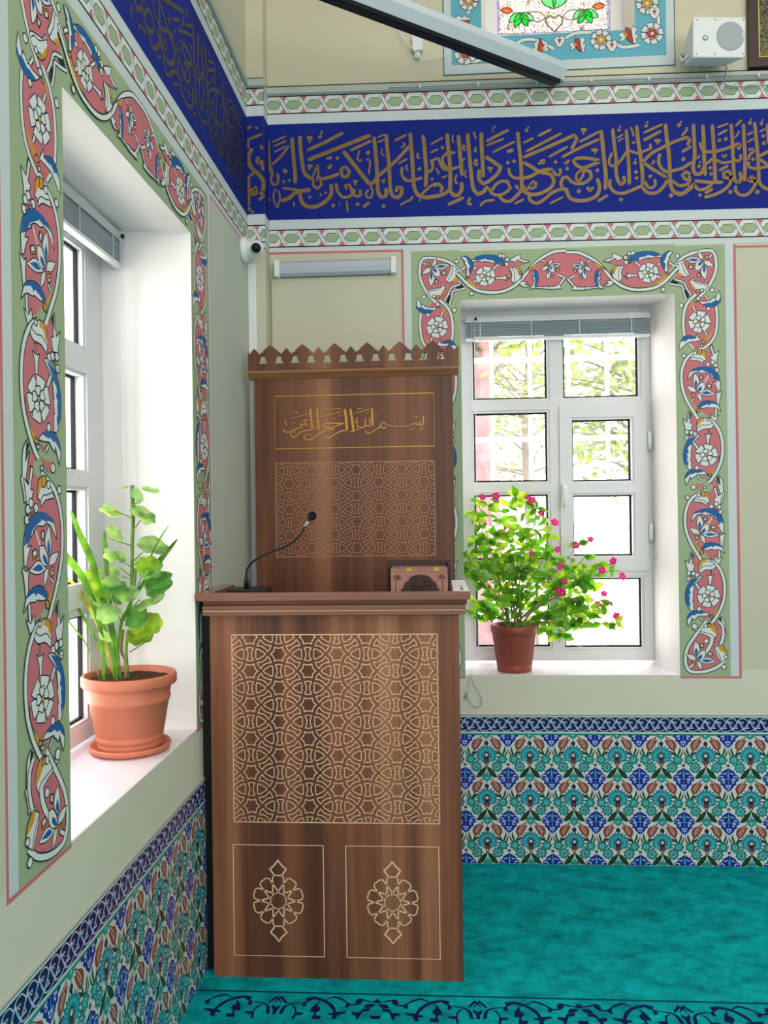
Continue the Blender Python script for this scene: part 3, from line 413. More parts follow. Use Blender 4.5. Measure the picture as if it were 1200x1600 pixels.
BASMALA = (
    'sG17:-1059,4171 -1053,4096 -1044,4007|sG15:-1000,4170 -994,4081 -985,3992|sG20:-766,4165 -754,4076 -748,3987|sG10:-1077,4079 -1119,4073 -1098,4049 -1071,4038 -1126,4039 -1147,4047|sG10:-1147,4044 -1126,4022 -1182,4003 -1230,3980 -'
    '1265,3977 -1289,3988 -1282,4005|sG8:-1264,4080 -1278,4059 -1257,4038|sG10:-1044,4000 -1078,3990 -1127,3984 -1176,3948 -1203,3928 -1227,3949 -1224,3969|sG10:-920,3991 -968,3971 -1024,3931 -1079,3908 -1114,3926 -1113,3957|sG12:-768,'
    '4039 -850,4047 -926,4045 -947,4036 -933,4018 -885,4004 -858,3986|sG9:-796,4033 -851,4017 -892,3997 -920,3987|sG10:-748,3984 -796,3978 -852,3952 -900,3922 -928,3929 -931,3950|sG5:-1229,4093 -1070,4131|sG6:-967,4101 -787,4145|sG5:-9'
    '66,4169 -904,4165 -794,4169|sG6:-1197,4143 -1163,4146 -1159,4132|sG5:-1216,4058 -1188,4051|sG6:-1036,4068 -974,4064|sG6:-1093,3953 -1044,3952|sG9:-857,4086 -851,4084|sG10:-841,3919 -834,3915|sG8:-1197,3977 -1192,3974|sG5:-815,4118'
    ' -795,4111|sG4:-912,4086 -919,4066|sG4:-1111,4155 -1090,4155|sG4:-893,3976 -879,3962|sG9:-1017,4013 -1012,4010|sG19:-716,4165 -702,4061 -692,3965|sG16:-534,4168 -529,4013|sG9:-557,4084 -550,4036 -558,4014 -588,4022 -594,4081|sG9:-'
    '591,4037 -599,4007 -636,4004 -662,4016 -661,4090|sG8:-661,4060 -687,4050|sG5:-686,4124 -545,4161|sG5:-667,4160 -619,4166|sG6:-733,3966 -644,3993|sG8:-588,3978 -581,3955 -548,3958 -488,3994 -462,4005|sG8:-414,4022 -436,4048 -458,40'
    '34 -466,4012 -436,3997 -414,4004|sG5:-414,4022 -348,4010 -274,4007 -222,4014 -178,4032|sG6:-178,4032 -160,4017 -141,4042|sG7:-170,4094 -152,4072|sG7:-178,4032 -149,4017 -127,4023 -130,4049|sG10:-104,4093 -101,4056 -105,4019 -119,4'
    '016 -130,4027|sG8:-126,3993 -120,3990|sG5:-223,3978 -171,3991|sG5:-142,3969 -94,3982|sG5:-451,3993 -429,3993|sG5:-504,4121 -498,4118|sG5:-497,4080 -487,4077|sG5:-579,4125 -568,4128')

CARPET_BORDER = (
    'nN0:99,2755 120,2792 145,2753 139,2748 119,2775 99,2749|nN0:99,2739 114,2720 116,2687 106,2687 105,2709 98,2725|nN0:127,2688 134,2727 155,2748 195,2757 197,2754 158,2742 145,2727 140,2691|nN0:158,2741 177,2729 185,2700 210,2698 20'
    '5,2688 185,2684 183,2663 174,2663 179,2699 173,2722|nN0:203,2782 234,2788 272,2773 304,2741 316,2708 347,2711 350,2703 325,2690 318,2669 305,2669 307,2689 290,2691 292,2701 305,2702 301,2718 274,2756 233,2776 219,2764 209,2757 211'
    ',2733 199,2736 197,2753 207,2763|nN0:226,2705 239,2745 257,2767 249,2742 261,2726 258,2709 251,2702 251,2686 270,2684 267,2667 238,2666 245,2702|nN0:273,2778 299,2796 325,2785 343,2767 361,2752 350,2733 341,2735 342,2759 320,2776 '
    '297,2786 276,2773|nN0:357,2752 377,2755 374,2767 380,2781 377,2784 397,2783 430,2769 426,2766 395,2774 396,2764 384,2750 359,2744|nN0:430,2766 447,2785 463,2764 444,2760|nN0:404,2738 416,2755 442,2756 433,2739 408,2732|nN0:366,271'
    '0 393,2708 400,2728 428,2733 423,2716 405,2712 395,2686 391,2672 384,2672 382,2689 368,2695|nN0:440,2691 464,2692 461,2675 445,2674')
GERANIUM_LEAVES = (
    '-945,1704,21,1,60,-30|-909,1721,24,1,20,75|-1054,1655,30,1,35,75|-950,1640,37,1,40,70|-1050,1584,26,1,50,70|-929,1541,41,1,20,60|-1044,1514,22,1,55,72|-1017,1509,19,1,50,60|-925,1482,32,3,10,50|-923,1460,34,1,0,50|-908,1431,37,0,0'
    ',45|-913,1405,37,2,0,35|-989,1388,32,1,0,50|-918,1359,41,1,-20,70|-972,1315,32,2,-10,25|-923,1291,31,3,10,20|-964,1258,41,3,0,45|-1044,1331,32,1,15,40|-1030,1408,32,2,0,62|-1079,1408,28,3,40,50|-1096,1314,30,1,40,72|-1113,1448,26,'
    '3,20,45|-1039,1377,24,0,0,30|-1036,1430,22,1,30,60|-1068,1256,22,1,50,75|-1042,1461,17,1,60,70|-1075,1386,22,3,20,40|-1007,1731,8,3,0,60|-992,1729,6,3,0,60|-1089,1373,24,1,50,70')

GERANIUM_STEMS = (
    '-985,1740 -984,1645 -987,1540 -991,1443 -989,1408 -999,1337 -1009,1284|-979,1469 -980,1412|-1004,1271 -1010,1205 -1006,1130|-1022,1271 -1028,1205 -1015,1170 -1015,1122|-986,1636 -1040,1657|-979,1674 -959,1687|-978,1595 -955,1627|-'
    '987,1544 -1055,1567|-979,1496 -947,1522|-988,1474 -1015,1496|-991,1447 -1024,1474|-989,1436 -1020,1445|-977,1456 -948,1473|-962,1407 -939,1438|-985,1350 -958,1370|-958,1344 -936,1354|-996,1201 -946,1231 -919,1258|-1031,1333 -1022,'
    '1280|-1009,1293 -972,1311|-1053,1382 -1031,1333|-1000,1276 -955,1289')

BLADES = (
    '-1204,1586 -1155,1506 -1115,1426 -1077,1272 -1072,1117;25;0|-1155,1663 -1131,1581 -1101,1497 -1088,1426 -1045,1249 -1042,1122;24;0|-1075,1598 -1071,1532 -1067,1452 -1071,1382 -1076,1294;17;0|-1203,1451 -1165,1405 -1125,1338 -1090,'
    '1250 -1047,1135;17;1|-1204,1405 -1162,1338 -1118,1250 -1087,1170 -1074,1117;11;0|-1204,1363 -1162,1290 -1122,1223 -1079,1117;6;0|-839,1564 -876,1516 -907,1477 -953,1412 -990,1355 -1009,1302;18;0|-865,1613 -906,1548 -934,1486 -967,'
    '1412 -1009,1293;6;0|-1062,1382 -1058,1294 -1046,1183 -1029,1117;13;0|-1107,1395 -1094,1294 -1068,1205 -1047,1126;13;0|-999,1337 -1013,1293 -1028,1183 -1029,1122;11;0|-1090,1285 -1077,1205 -1074,1117;10;0|-1060,1320 -1037,1227 -102'
    '4,1126;9;0')

FLOWERS = (
    '216,1710|281,1712|425,1710|449,1691|491,1629|555,1585|230,1580|319,1560|244,1285|449,1438|651,1476|721,1503|565,1458|577,1378|823,1400|771,1358|861,1329|594,1307|566,1267|584,1255|778,1247|747,1198|834,1142|611,1227')

TIPS = (
    '204,1695|246,1670|296,1691|348,1668|379,1714|425,1682|470,1651|509,1589|545,1526|193,1624|172,1640|176,1500|160,1429|150,1360|189,1329|238,1515|285,1545|331,1529|377,1528|423,1512|468,1481|513,1450|562,1418|298,1421|360,1436|437,1'
    '420|243,1391|188,1205|178,1143|233,1158|512,1326|572,1264|666,1485|696,1417|756,1386|680,1362|816,1354|603,1310|679,1309|739,1278|799,1201|768,1155|828,1109|722,1140|676,1094|631,1110|584,1048|540,1141|514,1064|479,1203|647,1202|6'
    '93,1217|265,1236|327,1251|403,1235|222,1453|297,1328|389,1327|475,1311|138,1438')

def wloc(o):
    v = Vector((0, 0, 0))
    while o is not None: v = v + o.location; o = o.parent
    return v
def part(mb, name, parent, bevel=0.0):
    me_o = mb.build(name, None, None, bevel)
    me_o.data.transform(Matrix.Translation(-wloc(parent))); me_o.parent = parent
    return me_o
OW = 0.0032
LOTUS = [('f', 'W', '-20,45 -50,105 -50,185 -30,265 10,225 40,155 20,95'), ('n', 'B', '-15,50 -35,105 -15,175 10,115'),
         ('f', 'O', '50,155 40,225 80,235 100,185'), ('f', 'W', '55,160 48,222 72,232 88,195'), ('f', 'O', '130,65 160,115 220,95 215,35'), ('f', 'W', '150,75 170,108 212,92 205,55'),
         ('f', 'W', '-10,-15 -90,-5 -130,35 -160,75 -85,70 -30,45'), ('f', 'O', '-20,-35 -30,-95 -70,-85 -85,-25'), ('f', 'W', '-40,-60 -38,-90 -66,-80 -78,-45'),
         ('f', 'W', '0,-25 60,-55 80,-155 20,-105'), ('f', 'W', '30,-35 90,15 170,25 270,-35 190,-60 110,-60'), ('n', 'B', '70,-30 130,5 230,-25 140,-43'),
         ('f', 'W', '0,5 10,65 60,125 120,125 120,55 80,-5 30,-15'), ('n', 'B', '0,-10 30,50 70,70 75,35 40,0')]
LOTUS = [(k, c, [Vector([float(v) for v in q.split(',')]) / 100 for q in s.split(' ')]) for k, c, s in LOTUS]
def ornament(pt, data, mp):
    """draw parsed ornament records; mp maps a record point (mm) to the wall (u, w)"""
    for k, c, w, P in data:
        Q = [mp(p) for p in P]; w = w / 1000.0
        if k in 'fn':
            S = catmull(Q, True, 4); pt.fill(S, c)
            if k == 'f': pt.ribbon(S, OW, 'K', closed=True)
        elif k == 'v':
            S = catmull(Q, False, 6); pt.ribbon(S, w + 2 * OW, 'K'); pt.ribbon(S, w, c)
        elif k == 's': pt.ribbon(catmull(Q, False, 6), w, c)
        elif k == 'l': pt.ribbon(catmull(Q, False, 6), OW * 0.9, c)
        elif k == 'o': pt.disc(Q[0], w + OW * 0.5, 'K'); pt.disc(Q[0], w - OW * 0.5, c)
        elif k == 't':
            o, ax, ay = Q[0], (Q[1] - Q[0]) * w * 11.8, (Q[2] - Q[0]) * w * 11.8
            for kk, cc, L in LOTUS:
                S = catmull([o + ax * q.x + ay * q.y for q in L], True, 4); pt.fill(S, cc)
                if kk == 'f': pt.ribbon(S, OW * 0.85, 'K', closed=True)
        elif k == 'r': rosette(pt, Q[0], w * 1.12, 0.3)
def rosette(pt, o, R, ph, n1=6, n2=5, col='W', mid='O'):
    def pet(n, ph, prof, sp):
        h = pt.h
        for i in range(n):
            a = ph + 2 * pi * i / n
            S = catmull([o + Vector((cos(a + d * sp), sin(a + d * sp))) * (r * R) for r, d in prof], True, 4)
            pt.h = h; pt.fill(S, col); pt.ribbon(S, OW * 0.9, 'K', closed=True); pt.h = h + 3 * pt.step
    pet(n1, ph, [(0.32, 0), (0.62, -1), (0.96, -0.78), (0.9, 0), (0.96, 0.78), (0.62, 1)], pi / n1 * 0.98)
    pet(n2, ph + 0.2, [(0.08, 0), (0.34, -1), (0.54, -0.6), (0.49, 0), (0.54, 0.6), (0.34, 1)], pi / n2 * 0.95)
    pt.disc(o, 0.13 * R, 'K'); pt.disc(o, 0.10 * R, mid)
def hexband(pt, u0, u1, z0, z1, tilt, per=0.0963, ph=0.0):
    """chain of elongated hexagons between two black lines"""
    h = z1 - z0; m = (z0 + z1) / 2
    pt.rect(u0, u1, z0, z1, 'W', tilt)
    i0, i1 = math.ceil((u0 - ph) / per), math.floor((u1 - ph) / per)
    def clipu(P): return [(min(max(a, u0), u1), b + tilt(a)) for a, b in P]
    hs = []
    for i in range(i0 - 1, i1 + 2):
        c = ph + i * per
        for sg in (1, -1):
            e = m + sg * h * 0.5; T = [(c - per * 0.18, e), (c + per * 0.18, e), (c, e - sg * h * 0.30)]
            if c > u0 - 0.01 and c < u1 + 0.01: hs.append(('P', clipu(T)))
        x = c + per / 2
        if x + per * .36 > u0 and x - per * .36 < u1:
            H = [(x - per * .36, m), (x - per * .19, m + h * .25), (x + per * .19, m + h * .25), (x + per * .36, m), (x + per * .19, m - h * .25), (x - per * .19, m - h * .25)]
            H = clipu(H)
            if max(p[0] for p in H) - min(p[0] for p in H) > 0.012: hs.append(('G', H))
    pt.up(); hh = pt.h
    for c, P in hs:
        try: pt.fill(P, c)
        except Exception: continue
        pt.h = hh + 5e-5; pt.ribbon(P, 0.0026, 'K', closed=True, bump=False); pt.h = hh
    for i in range(i0, i1 + 1):
        c = ph + i * per
        if c - per * .22 < u0 or c + per * .22 > u1: continue
        for d in (-0.09, 0.09):
            pt.ribbon([(c - per * .17 + d * per, m + h * .40 + tilt(c)), (c + per * .17 + d * per, m - h * .40 + tilt(c))], 0.0026, 'K', bump=False)
    pt.h = hh + 1.2e-4
    for z in (z0, z1): pt.ribbon([(u0, z + tilt(u0)), (u1, z + tilt(u1))], 0.0055, 'line')
def text(pt, data, mp, k='gold', scale=1.0):
    for kk, c, w, P in parse(data):
        Q = [mp(p) for p in P]
        if any(q is None for q in Q): continue
        if len(Q) == 2 and (Q[0] - Q[1]).length < 0.004:
            o = (Q[0] + Q[1]) / 2; r = w / 2000.0 * 1.18
            pt.fill([(o.x - r, o.y - .1 * r), (o.x, o.y + r), (o.x + r, o.y + .1 * r), (o.x, o.y - r)], k)
        else: pt.ribbon(catmull(Q, False, 6), w / 1000.0 * scale, k, taper=True)

# ------------------------------------------------------------------ room shell
YB, XL = 3.891, -0.8564
ZC = 5.2; X1, Y0 = 6.0, -6.0
def cells(us, ws, holes):
    us, ws = sorted(set(us)), sorted(set(ws)); out = []
    for i in range(len(us) - 1):
        for j in range(len(ws) - 1):
            cu, cw = (us[i] + us[i + 1]) / 2, (ws[j] + ws[j + 1]) / 2
            if not any(h[0] < cu < h[1] and h[2] < cw < h[3] for h in holes): out.append((us[i], us[i + 1], ws[j], ws[j + 1]))
    return out
def wall(name, u0, u1, put, holes, outer, k='wall', zc=ZC):
    """holes: (front rect, back rect); put(u, w, depth)"""
    b = MB(); fr = [h[0] for h in holes]; bk = [h[1] for h in holes]
    for rects, d in ((fr, 0.0), (bk, outer)):
        us, ws = [u0, u1], [0, zc]
        for h in rects: us += h[:2]; ws += h[2:4]
        for a, c, e, g in cells(us, ws, rects): b.quad(put(a, e, d), put(c, e, d), put(c, g, d), put(a, g, d), k)
    for (f, q, dep) in holes:
        F = [(f[0], f[2]), (f[1], f[2]), (f[1], f[3]), (f[0], f[3])]; Q = [(q[0], q[2]), (q[1], q[2]), (q[1], q[3]), (q[0], q[3])]
        for i in range(4):
            j = (i + 1) % 4
            b.quad(put(*F[i], 0), put(*F[j], 0), put(*Q[j], dep), put(*Q[i], dep), 'reveal')
            b.quad(put(*Q[i], dep), put(*Q[j], dep), put(*Q[j], outer), put(*Q[i], outer), 'reveal')
    E4 = [(u0, 0), (u1, 0), (u1, zc), (u0, zc)]
    for i in range(4):
        j = (i + 1) % 4; b.quad(put(*E4[i], 0), put(*E4[j], 0), put(*E4[j], outer), put(*E4[i], outer), k)
    return struct(b.build(name))
putB = lambda u, w, d: (u, YB + d, w)
putL = lambda u, w, d: (XL - d, u, w)
WB_F = (0.124, 1.108, 0.875, 2.633); WB_B = (0.121, 1.064, 0.875, 2.642)
WU_F = (0.24, 0.945, 3.862, 4.55); WU_B = (0.27, 0.915, 3.885, 4.52)
WL_F = (1.87, 2.876, 0.884, 2.64); WL_B = (1.868, 2.853, 0.884, 2.65)
wall('wall_back', -1.5, X1, putB, [(WB_F, WB_B, 0.279), (WU_F, WU_B, 0.13)], 0.40)
wall('wall_left', Y0, 4.5, putL, [(WL_F, WL_B, 0.314)], 0.40)
b = MB(); b.box(X1, X1 + .2, Y0, 4.5, 0, ZC, 'wall'); struct(b.build('wall_right'))
b = MB(); b.box(-1.5, X1, Y0 - .2, Y0, 0, ZC, 'wall'); struct(b.build('wall_front'))
b = MB(); b.box(-1.6, X1 + .2, Y0 - .2, 4.6, ZC, ZC + .2, 'upper'); struct(b.build('ceiling'))
# corner pier
PX, PY = -0.776, 3.79
b = MB(); b.box(XL, PX, PY, YB, 0, ZC, 'wall'); struct(b.build('wall_pier'))

# carpet floor: teal pile with a navy arabesque border
def carpet():
    m = bpy.data.materials.new('teal_carpet'); m.use_nodes = True; nt = m.node_tree; bs = nt.nodes['Principled BSDF']
    tc = nt.nodes.new('ShaderNodeTexCoord')
    mp = nt.nodes.new('ShaderNodeMapping'); mp.inputs['Scale'].default_value = (2.6, 3.6, 1); mp.inputs['Rotation'].default_value = (0, 0, 0.25)
    nt.links.new(tc.outputs['Object'], mp.inputs['Vector'])
    n = nt.nodes.new('ShaderNodeTexNoise'); n.inputs['Scale'].default_value = 3.6; n.inputs['Detail'].default_value = 10; n.inputs['Roughness'].default_value = 0.72; n.inputs['Distortion'].default_value = 0.25
    nt.links.new(mp.outputs['Vector'], n.inputs['Vector'])
    r = ramp(nt, [(0.30, (0, 102, 110)), (0.43, (0, 140, 147)), (0.54, (0, 162, 169)), (0.72, (6, 188, 195))])
    nt.links.new(n.outputs['Fac'], r.inputs[0]); nt.links.new(r.outputs[0], bs.inputs['Base Color'])
    bs.inputs['Roughness'].default_value = 0.95; bs.inputs['Specular IOR Level'].default_value = 0.1
    n2 = nt.nodes.new('ShaderNodeTexNoise'); n2.inputs['Scale'].default_value = 260; nt.links.new(tc.outputs['Object'], n2.inputs['Vector'])
    bp = nt.nodes.new('ShaderNodeBump'); bp.inputs['Strength'].default_value = 0.5; bp.inputs['Distance'].default_value = 0.004
    nt.links.new(n2.outputs['Fac'], bp.inputs['Height']); nt.links.new(bp.outputs['Normal'], bs.inputs['Normal'])
    return m
MT['carpet'] = carpet(); MT['navy'] = mat('navy_carpet_pile', (16, 26, 84), 0.95, 0.1, bump=0.5, bscale=260, vary=0.2, vscale=40)
MT['navyl'] = mat('navy_carpet_line', (0, 70, 86), 0.95, 0.1)
pf = Paint(lambda u, w, h: (u, w, h), step=1e-5, base=4e-4)
pf.b.box(-1.5, X1, Y0, 4.5, -0.1, 0, 'carpet')
pf.ribbon([(XL, 2.812), (X1, 2.812)], 0.009, 'navyl')
PERI = 0.668; cen = 0.446
for i in range(-3, 8):
    for sg in (1, -1):
        for k, c, w, P in parse(CARPET_BORDER):
            Q = [Vector((cen + i * PERI + sg * (p.x / 1000 - 0.446), p.y / 1000)) for p in P]
            if min(q.x for q in Q) < XL + .005 or max(q.x for q in Q) > X1: continue
            if k == 'n': pf.fill(catmull(Q, True, 4), 'navy')
            else: pf.ribbon(catmull(Q, False, 5), w / 1000 * .62, 'navy', taper=True)
struct(pf.b.build('floor'))

# ------------------------------------------------------------------ painted decoration of the back wall
tl = lambda u: -0.012 * (u - 0.43)
t0 = lambda u: 0.0
T0, T1 = PX, 3.2
pb = Paint(lambda u, w, h: (u, YB - h, w))
for r_ in cells([T0, WU_F[0], WU_F[1], T1], [3.64, WU_F[2], WU_F[3], ZC], [WU_F]): pb.rect(*r_, 'upper')
pb.rect(T0, T1, 2.87, 3.66, 'Z', tl)
pb.rect(T0, -0.145, 0.9, 2.878, 'panel'); pb.rect(-0.145, -0.105, 0.87, 2.90, 'Z'); pb.rect(1.337, 1.378, 0.87, 2.90, 'Z'); pb.rect(1.378, T1, 0.9, 2.858, 'panel')
pb.rect(-0.151, -0.140, 0.866, 2.872, 'P'); pb.rect(T0, -0.140, 2.862, 2.873, 'P', tl)
pb.rect(1.374, 1.386, 0.864, 2.853, 'P'); pb.rect(1.374, T1, 2.846, 2.857, 'P', tl)
pb.rect(1.110, 1.386, 0.860, 0.870, 'P'); pb.rect(-0.151, 0.123, 0.860, 0.870, 'P')
pb.rect(-0.105, 0.1235, 0.871, 2.868, 'G', None); pb.rect(1.1085, 1.337, 0.871, 2.854, 'G'); pb.rect(0.1235, 1.1085, 2.6335, 2.862, 'G')
ORN = parse(ORNAMENT)
h_ = pb.h
for sg in (1, -1):
    pb.h = h_ + (2e-6 if sg < 0 else 0); ornament(pb, ORN, lambda p: Vector((0.616 + sg * p.x / 1000, p.y / 1000 + (0.008 if sg < 0 else 0))))
pb.h = 6e-4
hexband(pb, T0, T1, 2.897, 2.977, tl, ph=0.437); hexband(pb, T0, T1, 3.531, 3.613, tl, ph=0.455)
pb.rect(T0, T1, 3.026, 3.481, 'N', tl)
text(pb, BAND_TEXT, lambda p: Vector((p.x / 1000, p.y / 1000 + tl(p.x / 1000))))
text(pb, BAND_TEXT, lambda p: Vector((p.x / 1000 + 2.33, p.y / 1000 + tl(p.x / 1000 + 2.33))) if p.x / 1000 + 2.33 < T1 - .02 and p.x / 1000 + 2.33 > 1.6 else None)
pb.rect(T0, T1, 3.655, 3.661, 'line', tl)
# blue frieze round the upper window
for r_ in cells([.062, WU_F[0], WU_F[1], 1.124], [3.69, WU_F[2], WU_F[3], 4.75], [WU_F]): pb.rect(*r_, 'Z')
pb.ribbon([(0.062, 3.69), (1.124, 3.688), (1.124, 4.75), (0.062, 4.75)], 0.006, 'cyd', closed=True)
for r_ in ((0.098, 1.086, 3.735, 3.861), (0.098, 0.239, 3.861, 4.7), (0.946, 1.086, 3.861, 4.7)): pb.rect(*r_, 'cy')
def px2(x, y): return Vector((0.424 + (x - 815) * .00292, 3.742 - (y - 95) * .00292 + (x - 815) * .00004))
def fl8(o, R, red=False):
    rosette(pb, o, R, 0.2, 8, 6, 'W', 'O')
    pb.disc(o, R * .42, 'K'); pb.disc(o, R * .38, 'R' if red else 'O'); pb.disc(o, R * .13, 'W')
def cresc(o, s, a):
    f = lambda q: o + Vector((q[0] * cos(a) - q[1] * sin(a), q[0] * sin(a) + q[1] * cos(a))) * s
    for L, c in (([(-.4, .9), (.1, .5), (.5, 1.0), (.9, .6), (.6, .1), (1., -.2), (.6, -.5), (.7, -1.), (0, -.8), (-.5, 0)], 'W'), ([(-.3, 1.), (.2, .6), (.25, 0), (.3, -.9), (-.2, -.6), (-.4, .2)], 'R'),
                 ([(-.3, .1), (-.8, .5), (-1.3, .2), (-.9, -.1), (-1.2, -.6), (-.6, -.4)], 'W')):
        S = catmull([f(q) for q in L], True, 4); pb.fill(S, c); pb.ribbon(S, .0024, 'K', closed=True)
    pb.disc(f((-.45, .1)), s * .22, 'O')
def stemw(*q):
    S = catmull([px2(*p) for p in q], False, 6); pb.ribbon(S, .02, 'K', taper=True); pb.ribbon(S, .015, 'W', taper=True)
stemw((800, 72), (820, 62), (845, 66), (866, 80)); stemw((884, 64), (900, 57), (925, 57)); stemw((962, 76), (975, 84), (1000, 82)); stemw((1024, 26), (1030, 40), (1030, 52)); stemw((720, 92), (740, 92), (770, 86)); stemw((730, 14), (738, 0), (742, -20)); stemw((1018, -6), (1026, -24), (1016, -44))
for q, R, red in (((940, 70), .052, 0), ((1020, 65), .056, 1), ((1013, 17), .056, 0), ((726, 78), .058, 1), ((1018, -60), .05, 1), ((732, -6), .05, 0), ((728, -60), .05, 1)): fl8(px2(*q), R, red)
for q, s, a in (((905, 76), .036, 0.1), ((985, 66), .042, 0.1), ((844, 75), .036, 2.9), ((778, 70), .036, 2.9), ((722, 28), .036, 1.5), ((1016, -26), .036, 1.4)): cresc(px2(*q), s, a)
for q in ((875, 68), (957, 80), (1024, 32)):
    o = px2(*q); S = catmull([o + Vector(v) * .026 for v in ((-1, .2), (-.5, 1), (0, .6), (.6, 1), (1, .1), (.3, -1.1), (-.4, -1))], True, 4); pb.fill(S, 'W'); pb.ribbon(S, .0024, 'K', closed=True); pb.fill([o + Vector(v) * .026 for v in ((-.4, .4), (.4, .4), (0, -.5))], 'R')
struct(pb.b.build('trim_1'))
# the same frieze on the corner pier
pp = Paint(lambda u, w, h: (u, PY - h, w))
pp.rect(XL, PX, 3.66, ZC, 'upper'); pp.rect(XL, PX, 2.87, 3.66, 'Z'); pp.rect(XL, PX, 0, 2.87, 'panel'); pp.rect(XL, PX, 2.87, 2.878, 'P')
hexband(pp, XL, PX, 2.905, 2.982, t0, ph=-0.815); hexband(pp, XL, PX, 3.541, 3.618, t0, ph=-0.82)
pp.rect(XL, PX, 3.034, 3.49, 'N'); text(pp, PIER_TEXT, lambda p: Vector((max(XL + .006, min(PX - .006, p.x / 1000)), p.y / 1000)))
pp.rect(XL, PX, 3.662, 3.668, 'line')
pq = Paint(lambda u, w, h: (PX + h, u, w))
pq.rect(PY, YB, 3.66, ZC, 'upper'); pq.rect(PY, YB, 2.87, 3.66, 'Z'); pq.rect(PY, YB, 0, 2.87, 'panel'); pq.rect(PY, YB, 3.034, 3.49, 'N')
for z in (2.905, 2.982, 3.541, 3.618, 3.665): pq.rect(PY, YB, z - .0025, z + .0025, 'line')
pq.rect(PY, YB, 2.87, 2.878, 'P')
ofs = len(pp.b.v)
for f, mi, in zip(pq.b.f, pq.b.m): pp.b.f.append(tuple(a + ofs for a in f)); pp.b.m.append(pp.b.mi(pq.b.names[mi])); pp.b.sm.append(False)
pp.b.v += pq.b.v
struct(pp.b.build('trim_2'))
# ------------------------------------------------------------------ painted decoration of the left wall
MT['lwall'] = mat('wall_paint_grey_green', (188, 195, 185), 0.75, 0.2, bump=0.2, bscale=45)
plw = Paint(lambda u, w, h: (XL + h, u, w))
L0, L1 = 0.2, PY
plw.rect(L0, L1, 3.64, ZC, 'upper'); plw.rect(L0, L1, 2.86, 3.66, 'Z')
plw.rect(L0, 1.585, 0.9, 2.86, 'panel'); plw.rect(1.585, 1.628, 0.885, 2.88, 'Z'); plw.rect(3.103, 3.134, 0.885, 2.88, 'Z'); plw.rect(3.134, L1, 0.9, 2.872, 'lwall')
plw.rect(1.580, 1.590, 0.874, 2.86, 'P'); plw.rect(3.133, 3.139, 0.874, 2.872, 'P'); plw.rect(3.133, L1, 2.868, 2.876, 'P'); plw.rect(1.580, 1.87, 0.872, 0.882, 'P'); plw.rect(2.876, 3.139, 0.872, 0.882, 'P')
plw.rect(1.628, 1.8695, 0.883, 2.858, 'G'); plw.rect(2.8765, 3.103, 0.883, 2.858, 'G'); plw.rect(1.8695, 2.8765, 2.6405, 2.858, 'G')
h_ = plw.h
for sg in (1, -1):
    plw.h = h_ + (2e-6 if sg < 0 else 0); ornament(plw, ORN, lambda p: Vector((2.373 + sg * p.x / 1000 * 1.02, p.y / 1000 + 0.008)))
plw.h = 6e-4
hexband(plw, L0, L1, 2.901, 2.979, t0, ph=0.02); hexband(plw, L0, L1, 3.535, 3.616, t0, ph=0.03)
plw.rect(L0, L1, 3.026, 3.484, 'N')
MT['goldd'] = mat('dark_gold_paint', (56, 48, 42), 0.5, 0.4, vary=0.2, vscale=20)  # darker gold for the lettering on this wall
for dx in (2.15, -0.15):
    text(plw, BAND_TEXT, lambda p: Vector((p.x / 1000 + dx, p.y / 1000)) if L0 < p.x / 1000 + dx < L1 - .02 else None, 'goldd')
plw.rect(L0, L1, 3.66, 3.666, 'line')
struct(plw.b.build('trim_3'))
# plaster ledge over the friezes
b = MB()
b.prism([(0, 3.617), (0.012, 3.622), (0.016, 3.648), (0.006, 3.655), (0, 3.655)], PX, T1, lambda a, p, q: (a, YB - p, q + tl(a)), 'ledge')
b.prism([(0, 3.622), (0.012, 3.626), (0.014, 3.652), (0.006, 3.661), (0, 3.661)], XL, PX + .012, lambda a, p, q: (a, PY - p, q), 'ledge')
b.prism([(0, 3.622), (0.012, 3.626), (0.014, 3.652), (0.006, 3.661), (0, 3.661)], L0, PY, lambda a, p, q: (XL + p, a, q), 'ledge')
struct(b.build('trim_4'))

